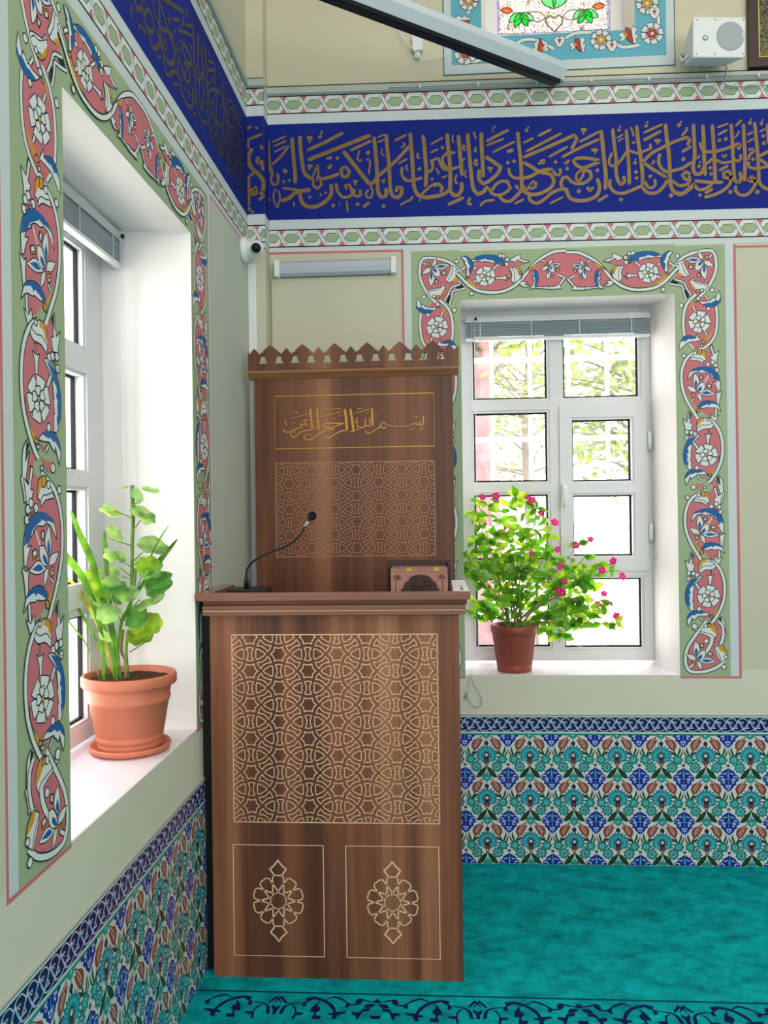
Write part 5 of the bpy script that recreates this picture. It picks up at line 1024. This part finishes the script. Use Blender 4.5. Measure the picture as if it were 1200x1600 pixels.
# carved box
bx = thing('carved_wooden_box', 'small carved rosewood box with brass hinges standing on the lectern top', 'box', (-.065, 3.02, 1.331))
b = MB(); b.box(-.168, .036, 2.965, 3.09, 1.331, 1.440, 'boxwood'); part(b, 'body', bx, .0015)
b = MB(); b.box(-.190, .050, 3.091, 3.105, 1.331, 1.462, 'darkwood'); b.box(.037, .050, 3.0, 3.091, 1.331, 1.452, 'darkwood'); part(b, 'lid', bx, .0015)
for x in (-.101, -.004):
    b = MB(); b.box(x - .010, x + .010, 2.9625, 2.9648, 1.430, 1.4385, 'brass'); b.tube([(x - .0105, 2.963, 1.4405), (x + .0105, 2.963, 1.4405)], .0022, 'brass', 8); b.box(x - .010, x + .010, 2.966, 2.985, 1.4402, 1.4415, 'brass'); part(b, 'hinge', bx)
pt = Paint(lambda u, w, h: (u, 2.965 - h, w), base=4e-4)
A_ = [(-.136, 1.345), (-.132, 1.362), (-.122, 1.372), (-.118, 1.388), (-.104, 1.396), (-.098, 1.408), (-.082, 1.414), (-.062, 1.417), (-.042, 1.414), (-.026, 1.408), (-.020, 1.396), (-.006, 1.388), (-.002, 1.372), (.006, 1.362), (.010, 1.345), (.010, 1.333), (-.136, 1.333)]
b2_ = MB(); b2_.prism(A_, 2.959, 2.966, lambda a, p, q: (p, a, q), 'darkwood')
for i in range(26):
    x = -.12 + .118 * random.random(); z = 1.352 + random.random() * .045
    if abs(x + .062) / .07 + (z - 1.345) / .09 < 1: b2_.sphere((x, 2.9585, z), random.uniform(.004, .007), 'darkwood', 8, (1, .5, 1))
part(b2_, 'carved_relief', bx)
MT['boxcut'] = mat('burnt_line', (84, 50, 42), 0.7, 0.1)
for sg, xc in ((1, -.152), (-1, .020)):
    pt = Paint(lambda u, w, h: (u, 2.965 - h, w), base=4e-4)
    pt.ribbon(catmull([Vector((xc + sg * 0, 1.335)), Vector((xc + sg * .001, 1.37)), Vector((xc + sg * .004, 1.395)), Vector((xc + sg * .012, 1.408))], False, 5), .0028, 'boxcut')
    for a in (2.6, 2.0, 1.4, .8, .2, -.3, 3.3): 
        o_ = Vector((xc + sg * .006, 1.404)); pt.fill([o_, o_ + Vector((cos(a) * .01 - sin(a) * .002, sin(a) * .01 + cos(a) * .002)), o_ + Vector((cos(a), sin(a))) * .018, o_ + Vector((cos(a) * .01 + sin(a) * .002, sin(a) * .01 - cos(a) * .002))], 'boxcut')
    part(pt.b, 'palm_engraving', bx)
ps = MB(); ps.box(.053, .108, 2.876, 3.335, 1.3654, 1.3662, 'rim_sheet'); ps.add([(.078, 2.90, 1.3665), (.092, 2.90, 1.3665), (.0855, 3.10, 1.3665)], [(0, 1, 2)], 'lead')  # thin white slab on the rim with a dark triangle on top
tag(ps.build('white_sheet', loc=(.08, 3.1, 1.3654)), 'narrow white sheet lying on the lectern rim beside the carved box', 'rim_sheet')
# microphone
mi = thing('gooseneck_microphone', 'black gooseneck microphone bending over the lectern top', 'microphone', (-.70, 3.03, 1.331))
b = MB(); b.box(-.765, -.625, 2.965, 3.10, 1.331, 1.368, 'black'); part(b, 'base', mi, .004)
neck = [(-.708, 3.03, 1.366), (-.708, 3.03, 1.401), (-.705, 3.03, 1.436), (-.678, 3.03, 1.469), (-.623, 3.03, 1.499), (-.558, 3.03, 1.522), (-.514, 3.03, 1.553), (-.485, 3.03, 1.595), (-.470, 3.03, 1.618)]
b = MB(); b.tube(cat3(neck), .0042, 'black', 10); part(b, 'gooseneck', mi)
b = MB(); b.lathe([(0, 0), (.0095, 0), (.0085, .03), (.0055, .045), (0, .045)], (-.708, 3.03, 1.366), 'black', 14); part(b, 'socket', mi)
b = MB(); b.tube([(-.486, 3.03, 1.594), (-.474, 3.03, 1.612)], .0062, 'grey', 10); part(b, 'collar', mi)
MT['foam'] = mat('navy_foam', (24, 28, 48), 0.95, 0.1, bump=0.6, bscale=200)
b = MB(); b.sphere((-.459, 3.03, 1.632), .0155, 'foam', 14, (1, 1, 1.1)); part(b, 'windscreen', mi)

# ------------------------------------------------------------------ things on the walls
pn = MB(); pn.box(-.767, -.158, YB - .016, YB, 1.0, 2.757, 'panel'); struct(pn.build('trim_7', bevel=.002))
led = thing('batten_light', 'white batten lamp with a frosted cover fixed above the lectern', 'lamp', (-.46, YB, 2.79))
b = MB(); b.box(-.735, -.185, YB - .034, YB - .001, 2.758, 2.832, 'grey'); part(b, 'housing', led, .004)
MT['frost'] = mat('frosted_cover', (176, 186, 200), 0.35, 0.5)
b = MB(); prof = [(.034, 2.762), (.046, 2.772), (.052, 2.795), (.046, 2.818), (.034, 2.828), (.02, 2.828), (.02, 2.762)]
b.prism(prof, -.722, -.198, lambda a, p, q: (a, YB - p, q), 'frost'); part(b, 'diffuser', led)
for x0, x1 in ((-.747, -.722), (-.198, -.173)):
    b = MB(); b.box(x0, x1, YB - .056, YB - .001, 2.756, 2.834, 'white'); part(b, 'end_cap', led, .004)
# camera
cc = thing('security_camera', 'white ball security camera mounted in the corner under the painted frieze', 'camera', (XL, 3.665, 2.83))
b = MB(); b.lathe([(0, 0), (.056, 0), (.056, .012), (.050, .022), (.040, .030), (0, .030)], (XL + .001, 3.665, 2.83), 'white', 32, 'x'); part(b, 'base', cc)
b = MB(); b.lathe([(.036, .026), (.040, .034), (.038, .060), (.03, .066), (0, .066)], (XL, 3.665, 2.83), 'white', 28, 'x'); part(b, 'collar', cc)
d = (EYE - Vector((-.79, 3.655, 2.834))).normalized()
b = MB(); c0 = Vector((XL + .066, 3.655, 2.834)); b.sphere(c0, .034, 'white', 20); b.tube([c0, c0 + d * .040], .027, 'white', 22); bal = part(b, 'ball', cc)
b = MB(); b.tube([c0 + d * .0405, c0 + d * .043], .0215, 'black', 22); b.sphere(c0 + d * .04, .012, 'black', 12); part(b, 'lens', bal)
b = MB(); b.box(XL + .001, XL + .038, PY - .021, PY - .0005, 0.75, 2.80, 'white'); tag(b.build('cable_trunking', loc=(XL, PY, .75), bevel=.002), 'narrow white cable trunking running down the corner below the security camera', 'cable duct')
# speaker
spk = thing('loudspeaker', 'white wall loudspeaker tilted down beside the dark picture frame', 'speaker', (1.25, YB, 3.72))
Rm = Matrix.Rotation(.10, 4, 'Z') @ Matrix.Rotation(.06, 4, 'X')
def sp(x, y, z): return Vector((1.256, 3.76, 3.705)) + (Rm @ Vector((x, y, z)).to_4d()).to_3d()
b = MB(); w_, h_ = .118, .088
V = [sp(-w_, -.06, -h_), sp(w_, -.06, -h_), sp(w_, -.06, h_), sp(-w_, -.06, h_), sp(-w_ * .80, .09, -h_ * .62), sp(w_ * .80, .09, -h_ * .62), sp(w_ * .80, .09, h_ * .62), sp(-w_ * .80, .09, h_ * .62)]
b.add(V, [(0, 1, 2, 3), (7, 6, 5, 4), (0, 4, 5, 1), (1, 5, 6, 2), (2, 6, 7, 3), (3, 7, 4, 0)], 'white'); part(b, 'cabinet', spk, .008)
MT['grille'] = mat('speaker_grille', (168, 174, 182), 0.6, 0.3, bump=0.5, bscale=400)
def sdisc(x, z, r, k, y=-.0605, n=36, dep=.003):
    bb = MB(); vs = [sp(x + r * cos(2 * pi * i / n), y, z + r * sin(2 * pi * i / n)) for i in range(n)] + [sp(x + (r - .004) * cos(2 * pi * i / n), y - dep, z + (r - .004) * sin(2 * pi * i / n)) for i in range(n)]
    bb.add(vs, [tuple(range(n, 2 * n))] + [(i, (i + 1) % n, n + (i + 1) % n, n + i) for i in range(n)], k); return bb
part(sdisc(.048, .004, .062, 'grille'), 'woofer_grille', spk); part(sdisc(-.063, -.004, .013, 'grey'), 'tweeter', spk); 
bb = sdisc(-.063, -.004, .006, 'white', -.0636, 16, .001); part(bb, 'tweeter_dome', spk)
b = MB(); b.add([sp(.100, -.0645, -.004), sp(.106, -.0645, -.004), sp(.106, -.0645, .020), sp(.100, -.0645, .020)], [(0, 1, 2, 3)], 'gl_white' if False else 'W'); part(b, 'name_plate', spk)
for x, z in ((-.1, .072), (-.02, .075), (.106, .074), (-.1, -.072), (-.02, -.072), (.104, -.07)):
    part(sdisc(x, z, .0042, 'grey', -.0605, 10, .001), 'screw', spk)
b = MB(); b.box(1.235, 1.28, 3.83, YB - .0005, 3.69, 3.75, 'white'); b.tube([sp(-w_ * .95, 0, -.05), sp(-w_ * 1.08, .03, -.06), sp(-w_ * 1.05, .09, .0), (1.19, 3.878, 3.70)], .006, 'white', 8); part(b, 'bracket', spk)
b = MB(); b.tube(cat3([sp(.05, .02, -.08), (1.325, 3.80, 3.62), (1.335, 3.862, 3.585), (1.36, 3.870, 3.572), (1.42, 3.873, 3.566), (1.7, 3.873, 3.570), (2.4, 3.873, 3.560)]), .0032, 'grey', 6)
tag(b.build('speaker_cable', loc=(1.33, 3.87, 3.57)), 'thin grey cable dropping from the white loudspeaker and running under the picture', 'cable')
b = MB(); b.tube([(x, YB - .021, 3.627 + tl(x) + .0015 * sin(9 * x)) for x in [-.2 + .1 * i for i in range(28)]], .0026, 'grey', 6)
cb = tag(b.build('ledge_cable', loc=(-.2, YB - .02, 3.627)), 'grey cable clipped along the plaster ledge above the blue calligraphy band', 'cable')
for x in (-.05, .22, .49, .74, 1.0, 1.26, 1.49):
    b = MB(); b.box(x - .004, x + .004, YB - .027, YB - .012, 3.620 + tl(x), 3.634 + tl(x), 'white'); part(b, 'clip', cb)
# framed panel
def ornate():
    m = bpy.data.materials.new('gilt_filigree'); m.use_nodes = True; nt = m.node_tree; bs = nt.nodes['Principled BSDF']
    tc = nt.nodes.new('ShaderNodeTexCoord'); n = nt.nodes.new('ShaderNodeTexNoise'); n.inputs['Scale'].default_value = 42; n.inputs['Detail'].default_value = 2; n.inputs['Distortion'].default_value = 2.2
    nt.links.new(tc.outputs['Object'], n.inputs['Vector']); r = ramp(nt, [(0.40, (30, 34, 22)), (0.50, (66, 66, 40)), (0.56, (140, 130, 76)), (0.64, (84, 82, 52))])
    nt.links.new(n.outputs['Fac'], r.inputs[0]); nt.links.new(r.outputs[0], bs.inputs['Base Color']); bs.inputs['Roughness'].default_value = 0.5
    bp = nt.nodes.new('ShaderNodeBump'); bp.inputs['Strength'].default_value = 0.6; nt.links.new(n.outputs['Fac'], bp.inputs['Height']); nt.links.new(bp.outputs['Normal'], bs.inputs['Normal'])
    return m
MT['ornate'] = ornate(); MT['frame'] = mat('dark_frame', (52, 30, 28), 0.35, 0.4)
pic = thing('picture_frame', 'dark brown picture frame round a dense gilt filigree panel', 'picture', (1.75, YB, 3.65))
def putF(u, w, d): return (u, YB + d, w)
b = MB(); ring(b, putF, (1.449, 2.15, 3.648, 4.6), .042, -.032, -.001, 'frame'); part(b, 'frame', pic, .003)
b = MB(); ring(b, putF, (1.492, 2.107, 3.691, 4.557), .006, -.022, -.002, 'brass'); part(b, 'gilt_fillet', pic)
b = MB(); plate(b, putF, (1.498, 2.101, 3.697, 4.551), [], -.012, -.003, 'ornate'); part(b, 'filigree_panel', pic)
# long bar across the corner: projection-screen case
bar = thing('projector_screen_case', 'long white screen case with a black slot slung across the corner above the frieze', 'screen case', (-.10, 3.32, 3.65))
E0 = Vector((.590, 3.835, 3.640)); bd = Vector((-.803, -.596, 0)); bn = Vector((.596, -.803, 0)); BL = 1.74
def pb_(a, p, q): v = E0 + bd * a + bn * p; return (v.x, v.y, v.z + q)
b = MB(); b.prism([(-.035, -.034), (.022, -.034), (.047, .004), (.047, .030), (.030, .046), (-.035, .046)], .010, BL, pb_, 'bar'); part(b, 'case', bar)
b = MB(); b.prism([(-.030, -.047), (.006, -.047), (.012, -.034), (-.030, -.034)], .014, BL - .01, pb_, 'black'); b.prism([(.010, -.048), (.016, -.048), (.021, -.034), (.014, -.034)], .014, BL - .01, pb_, 'gasket'); part(b, 'screen_slot', bar)
for a0, a1 in ((0, .012), (BL, BL + .012)):
    b = MB(); b.prism([(-.037, -.037), (.023, -.037), (.049, .004), (.049, .031), (.031, .048), (-.037, .048)], a0, a1, pb_, 'bar'); part(b, 'end_cap', bar)
b = MB(); b.prism([(-.018, -.028), (.006, -.028), (.006, .0), (-.018, .0)], -.02, .0, pb_, 'grey'); part(b, 'mount', bar)
b = MB(); b.box(-.085, -.035, 3.862, YB - .0005, 3.80, 3.87, 'white'); b.box(-.075, -.05, 3.872, YB - .0005, 3.77, 3.80, 'white'); jb = tag(b.build('cable_box', loc=(-.06, YB, 3.8), bevel=.003), 'small white cable junction box on the cream wall behind the slung screen case', 'junction box')
b = MB(); b.tube(cat3([(-.16, 3.86, 3.96), (-.14, 3.86, 3.88), (-.095, 3.86, 3.82), (-.075, 3.86, 3.80), (-.055, 3.86, 3.77), (-.03, 3.862, 3.752), (.03, 3.862, 3.758), (.09, 3.862, 3.775)]), .0026, 'white', 6); tag(b.build('hanging_wire', loc=(-.03, 3.86, 3.75)), 'thin loose white wire looping below the small junction box', 'wire')

# ------------------------------------------------------------------ potted plants
def frame3(d, nrm):
    d = d.normalized(); s = d.cross(nrm)
    if s.length < 1e-4: s = d.orthogonal()
    s.normalize(); return d, s, s.cross(d).normalized()
def leaf(b, base, d, nrm, L, W, droop, k, fold=.15, n=6):
    d, s, u = frame3(Vector(d), Vector(nrm)); vs = []; fs = []
    for i in range(n + 1):
        t = i / n; w = W * .5 * (sin(pi * t ** .8) ** .85 if 0 < t < 1 else 0.02)
        c = base + d * (L * t) + u * (-droop * L * t * t)
        vs += [c - s * w + u * (fold * w), c, c + s * w + u * (fold * w)]
    for i in range(n):
        a = 3 * i; fs += [(a, a + 1, a + 4, a + 3), (a + 1, a + 2, a + 5, a + 4)]
    b.add(vs, fs, k, True)
def round_leaf(b, c, nrm, rot, R, k):
    nrm = Vector(nrm).normalized(); s = nrm.orthogonal().normalized(); t = nrm.cross(s); vs = [c + nrm * (-R * .12)]; n = 28
    for ring_, f in ((1, .45), (2, .8), (3, 1.0)):
        for i in range(n):
            a = 2 * pi * i / n + rot
            lob = 1 + (.07 * cos(7 * (a - rot)) if ring_ > 1 else 0) - (.35 * max(0, cos(a - rot)) ** 14 if ring_ > 1 else 0)
            h = .10 * f * f + (.05 * sin(5 * a) * f)
            vs.append(c + (s * cos(a) + t * sin(a)) * (R * f * lob) + nrm * (R * h))
    fs = [(0, 1 + i, 1 + (i + 1) % n) for i in range(n)]
    for r in range(2):
        for i in range(n): fs.append((1 + r * n + i, 1 + (r + 1) * n + i, 1 + (r + 1) * n + (i + 1) % n, 1 + r * n + (i + 1) % n))
    b.add(vs, fs, k, True)
def pot_profile(H, r0, r1, lipr, liph, wall_=.006):
    return [(0, 0), (r0 - .004, 0), (r0, .004), (r1, H - liph), (lipr - .003, H - liph), (lipr, H - liph + .004), (lipr, H - .004), (lipr - .004, H), (lipr - .012, H), (r1 - .008, H - liph * .6), (r1 - .012, H - .03 - liph * .3), (0, H - .03 - liph * .3)]
# terracotta pot on the deep sill
ZL = .885; CL = Vector((-.998, 2.615, ZL))
sau = MB(); sau.lathe([(0, 0), (.108, 0), (.124, .008), (.129, .020), (.126, .026), (.120, .024), (.112, .012), (0, .010)], CL, 'terra', 56)
tag(sau.build('plant_saucer', loc=CL), 'round terracotta saucer on the marble sill under the large plant pot', 'saucer')
pl = thing('potted_plant', 'terracotta pot of strap leaves and round-leaved geranium on the deep marble sill', 'plant', CL + Vector((0, 0, .010)))
Pz = ZL + .0105; H = .238
b = MB()
def rr(h): return .098 + (.132 - .098) * h / .2
prof = [(0, 0), (.094, 0), (.098, .004), (rr(.022), .022), (rr(.022) - .0018, .0235), (rr(.026), .026), (rr(.045), .045), (rr(.045) - .0015, .0465), (rr(.049), .049), (rr(.15), .15), (rr(.15) + .0035, .152), (rr(.165) + .0035, .165), (rr(.167), .167), (rr(.19), .19), (rr(.2), H - .034),
        (.146, H - .034), (.149, H - .030), (.149, H - .006), (.145, H), (.138, H), (.134, H - .006), (.130, H - .05)]
b.lathe(prof, (CL.x, CL.y, Pz), 'terra', 64); part(b, 'pot', pl)
b = MB(); vs = [Vector((CL.x, CL.y, Pz + H - .016))]; n, m = 40, 7
for j in range(1, m + 1):
    for i in range(n):
        a = 2 * pi * i / n; r = .131 * j / m; p = Vector((CL.x + r * cos(a), CL.y + r * sin(a), 0)); p.z = Pz + H - .018 + .007 * noise.noise(p * 40) + .004 * noise.noise(p * 90); vs.append(p)
fs = [(0, 1 + i, 1 + (i + 1) % n) for i in range(n)] + [(1 + j * n + i, 1 + (j + 1) * n + i, 1 + (j + 1) * n + (i + 1) % n, 1 + j * n + (i + 1) % n) for j in range(m - 1) for i in range(n)]
b.add(vs, fs, 'soil', True); part(b, 'soil', pl)
def xy(s): return [float(v) / 1000 for v in s.split(',')]
def soilclamp(p): return p
bs, bw = MB(), MB()
for i, s in enumerate(GERANIUM_STEMS.split('|')):
    y = CL.y + (0.01 if i < 4 else 0.0)
    P = [Vector((q[0], y + .006 * sin(3 * j + i), q[1])) for j, q in enumerate(xy(t) for t in s.split(' '))]
    if i in (2, 3): P[-1].z = Pz + H - .035
    (bw if i in (0, 3) and i == 3 else bs).tube(cat3(P), (.0075, .006, .0065, .0065)[i] if i < 4 else .0021, 'bark' if i == 3 else 'stem', 8, .75 if i < 4 else .9)
part(bs, 'stem', pl); part(bw, 'woody_stem', pl)
bf = MB()
for i, s in enumerate(GERANIUM_LEAVES.split('|')):
    x, z, r, k, rot, ti = [float(v) for v in s.split(',')]; x /= 1000; z /= 1000; r /= 1000
    a = radians(rot); t = radians(ti)
    nrm = Vector((sin(t) * sin(a) * (1 if i % 2 else 1), -cos(t), sin(t) * cos(a)))
    y = CL.y + ((i * 37) % 17 - 8) * .006 - (.02 if k == 3 else 0)
    round_leaf(bf, Vector((x, y, z)), nrm, i * 1.3, r * 1.22, ('ger', 'gerp', 'ger', 'vinl')[int(k)])
part(bf, 'round_leaves', pl)
bb = MB()
for i, s in enumerate(BLADES.split('|')):
    p, w, k = s.split(';'); P = [Vector((q[0], CL.y + .012 * (i % 5 - 2), q[1])) for q in (xy(t) for t in p.split(' '))]
    if P[-1].z < Pz + H + .03: P[-1].z = Pz + H - .034
    S = cat3(P, 6); n = len(S); w = float(w) / 1000 * 1.25; vs = []; fs = []
    off = (-.10, -.06, 0, -.02, -.04, -.05, .03, .02, 0, 0, 0, 0, 0)[i]
    for j, q in enumerate(S):
        t = j / (n - 1); tt = (S[min(j + 1, n - 1)] - S[max(j - 1, 0)]).normalized()
        sd = tt.cross(Vector((.25, -1, .1))).normalized(); ww = w * .5 * min(1, (t * 3.2) ** .7 + .03) * (1 - .72 * t)
        q = q + Vector((0, off * (1 - t) ** 2, 0)); nn = Vector((0, .35 * ww, 0))
        vs += [q - sd * ww - nn, q, q + sd * ww - nn]
    for j in range(n - 1): a = 3 * j; fs += [(a, a + 1, a + 4, a + 3), (a + 1, a + 2, a + 5, a + 4)]
    bb.add(vs, fs, 'bladey' if k == '1' else 'blade', True)
part(bb, 'strap_leaves', pl)
# periwinkle in a brown pot
CR = Vector((.362, 4.005, .876))
pr = thing('flowering_plant', 'bushy pink-flowered plant in a ribbed brown pot before the bright window', 'plant', CR)
b = MB(); H = .222
b.lathe([(0, 0), (.078, 0), (.082, .004), (.0855, .036), (.0830, .037)], CR, 'terrad', 72)
b.lathe([(.0835, .037), (.0845, .04), (.1025, H - .042), (.101, H - .040)], CR, 'terrad', 96, 'z', .018)
b.lathe([(.101, H - .040), (.108, H - .040), (.1105, H - .036), (.1125, H - .004), (.110, H), (.104, H), (.100, H - .03)], CR, 'terrad', 72); part(b, 'pot', pr)
b = MB(); b.lathe([(0, H - .022), (.05, H - .02), (.101, H - .026)], CR, 'soil', 40); part(b, 'soil', pr)
random.seed(11)
bs, bl_ = MB(), MB(); tips = [xy(t) for t in TIPS.split('|')]
ytop = CR.z + H - .02
def put_leaf(p, d, sc=1.0):
    L = random.uniform(.040, .064) * sc; k = 'vinl' if random.random() < .38 else 'vin'
    d = Vector((d.x, d.y, d.z + random.uniform(-.75, .45)))
    nr = Vector((random.uniform(-.7, .7), random.uniform(-1.1, -.35), random.uniform(-.1, .9)))
    leaf(bl_, p, d, nr, L, L * random.uniform(.50, .66), random.uniform(.05, .45), k, random.uniform(.05, .3))
for i, (x, z) in enumerate(tips):
    a = random.uniform(0, 2 * pi); r0 = .05 * random.random()
    p0 = Vector((CR.x + r0 * cos(a), CR.y + r0 * sin(a) * .8, ytop)); y = CR.y + random.uniform(-.085, .085)
    y = min(y, 4.10); p3 = Vector((x, y, z)); side = x - CR.x
    low = z < 1.38 and abs(side) > .2
    p1 = p0 + Vector((side * (.35 if low else .12), (y - p0.y) * .3, max(.05, (z - ytop) * .4))); p2 = p3 - Vector((side * .25, 0, (z - ytop) * (.12 if low else .35)))
    S = []
    for j in range(13):
        t = j / 12; S.append(p0 * (1 - t) ** 3 + p1 * 3 * t * (1 - t) ** 2 + p2 * 3 * t * t * (1 - t) + p3 * t ** 3)
    bs.tube(S, .0034 if i % 3 == 0 else .0024, 'bark' if i % 4 == 0 else 'stem', 6, .45)
    for j in range(5, 13):
        if random.random() < (.42 if j < 9 else .85):
            a = random.uniform(0, 2 * pi)
            for q in (0, pi):
                d = Vector((cos(a + q), sin(a + q) * .55, random.uniform(-.25, .45))); put_leaf(S[j], d, .85 if j < 9 else 1)
    for q in range(3):
        a = random.uniform(0, 2 * pi); put_leaf(S[12], Vector((cos(a), sin(a) * .5, random.uniform(-.5, .5))), .95)
# the big drooping sprig
for x, z, dx, dz, L in ((.60, 1.20, .5, -.8, .085), (.63, 1.17, .9, -.55, .10), (.66, 1.13, .85, -.5, .095), (.55, 1.17, .1, -1, .07), (.52, 1.15, -.1, -1, .06), (.62, 1.22, .3, .9, .06), (.58, 1.23, .75, -.4, .08)):
    leaf(bl_, Vector((x, 4.0, z)), (dx, -.1, dz), (.1, -1, .35), L, L * .42, .15, 'vinl' if dx > .8 else 'vin', .1, 8)
bs.tube(cat3([(CR.x + .02, CR.y, ytop), (.42, 4.0, ytop + .05), (.50, 3.99, 1.20), (.58, 3.995, 1.22), (.65, 4.0, 1.15)]), .0045, 'bark', 8, .4)
part(bs, 'stem', pr); part(bl_, 'foliage', pr)
for i, q in enumerate(FLOWERS.split('|')):
    x, z = xy(q); b = MB(); y = CR.y - .05 - .03 * random.random(); c = Vector((x, y, z)); bud = i in (6, 7, 8, 23)
    nrm = Vector((random.uniform(-.7, .7), -1, random.uniform(-.3, .7))).normalized(); s = nrm.orthogonal().normalized(); t = nrm.cross(s)
    R = .011 if bud else random.uniform(.018, .025)
    for m in range(5):
        a = 2 * pi * m / 5 + i; d = s * cos(a) + t * sin(a)
        leaf(b, c, d + nrm * (.9 if bud else .12), nrm, R, R * 1.0, .1, 'bud' if bud else 'petal', .1, 4)
    b.sphere(c + nrm * .001, R * .14, 'W', 6); b.tube([c, c - nrm * .012 - Vector((0, 0, .012))], .0011, 'stem', 5)
    part(b, 'flower', pr)
b = MB(); c = Vector((.697, 4.175, .964))
for m in range(3): leaf(b, c + Vector((-.012 + .008 * m, -.010, .001)), Vector((1, -.3, .15 * m)), Vector((0, 0, 1)), .014, .012, .2, 'petal')
tag(b.build('fallen_petal', loc=(.697, 4.165, .962)), 'fallen pink petals lying on the window frame below the flowering plant', 'petal')

# ------------------------------------------------------------------ outside the windows
MT['ground'] = mat('pale_yard', (238, 234, 222), 0.9, 0.1, vary=0.06, vscale=.6)
b = MB(); b.box(-30, 30, 4.7, 45, -.7, -.6, 'ground'); b.box(-30, -1.6, -20, 4.7, -.7, -.6, 'ground'); o = b.build('ground'); struct(o)
MT['bars'] = mat('white_bar', (250, 250, 250), 0.5, 0.3)
gr = MB(); YG = 4.40
for x in (.10, .30, .50, .70, .90, 1.10): gr.box(x - .010, x + .010, YG - .008, YG + .008, .80, 2.72, 'bars')
for z in (1.10, 1.55, 2.02, 2.44): gr.box(.02, 1.18, YG - .012, YG + .012, z - .013, z + .013, 'bars')
for x in (.03, 1.17):
    for z in (1.10, 1.55, 2.02, 2.44): gr.box(x - .01, x + .01, 4.2915, YG, z - .01, z + .01, 'bars')
tag(gr.build('window_grille', loc=(.6, YG, .8)), 'white metal security grille outside the window behind the flowering plant', 'grille')
MT['leafo'] = leafmat('spring_leaf', (98, 114, 54), (112, 130, 52), 0.5, 0.3); MT['leafo2'] = leafmat('grey_green_leaf', (82, 96, 68), (92, 108, 66), 0.5, 0.3)
MT['barko'] = mat('pinkish_bark', (122, 92, 97), 0.9, 0.1, bump=1, bscale=14, vary=.35, vscale=9); MT['twig'] = mat('twig_bark', (92, 84, 76), 0.9, 0.1)
def tree(label, x, y, h, r, tr, n, ks, seed, bark='barko', z0=-.6, low=.35):
    random.seed(seed); t = thing('tree', label, 'tree', (x, y, z0), 'trees in the yard')
    b = MB(); b.tube(cat3([(x, y, z0), (x + .03, y, z0 + h * .3), (x - .04, y, z0 + h * .62), (x + .05, y, z0 + h * .9)]), tr, bark, 12, .45); part(b, 'trunk', t)
    tw, lf = MB(), MB()
    for i in range(26):
        a = random.uniform(0, 2 * pi); zz_ = z0 + h * random.uniform(low, .9); e = Vector((x + cos(a) * r * random.uniform(.5, 1), y + sin(a) * r * random.uniform(.4, .9), zz_ + random.uniform(-.1, .6)))
        s0 = Vector((x, y, zz_ - .2)); mid = (s0 + e) / 2 + Vector((0, 0, random.uniform(-.1, .25)))
        P = cat3([s0, mid, e], 5); tw.tube(P, .022, 'twig', 6, .3)
        for q in range(n // 26):
            p = P[random.randint(4, 10)] + Vector((random.gauss(0, .2), random.gauss(0, .2), random.gauss(0, .16)))
            leaf(lf, p, (random.uniform(-1, 1), random.uniform(-1, 1), random.uniform(-.8, .3)), (random.uniform(-1, 1), random.uniform(-1, 1), 1), .12, .075, .1, random.choice(ks), .1, 3)
    part(tw, 'branches', t); part(lf, 'foliage', t)
tree('tree with a thick pinkish trunk close outside the window', 0.42, 7.2, 6.0, 1.3, .145, 700, ['leafo'], 3, low=.55)
tree('bushy yellow-green tree seen through the upper panes of the window', 2.6, 9.6, 5.0, 1.9, .12, 2100, ['leafo', 'leafo', 'leafo2'], 4, 'twig', low=.42)
tree('grey-green tree farthest out beyond the window', 1.5, 13.5, 5.6, 2.0, .12, 1500, ['leafo2', 'leafo'], 5, 'twig', low=.45)
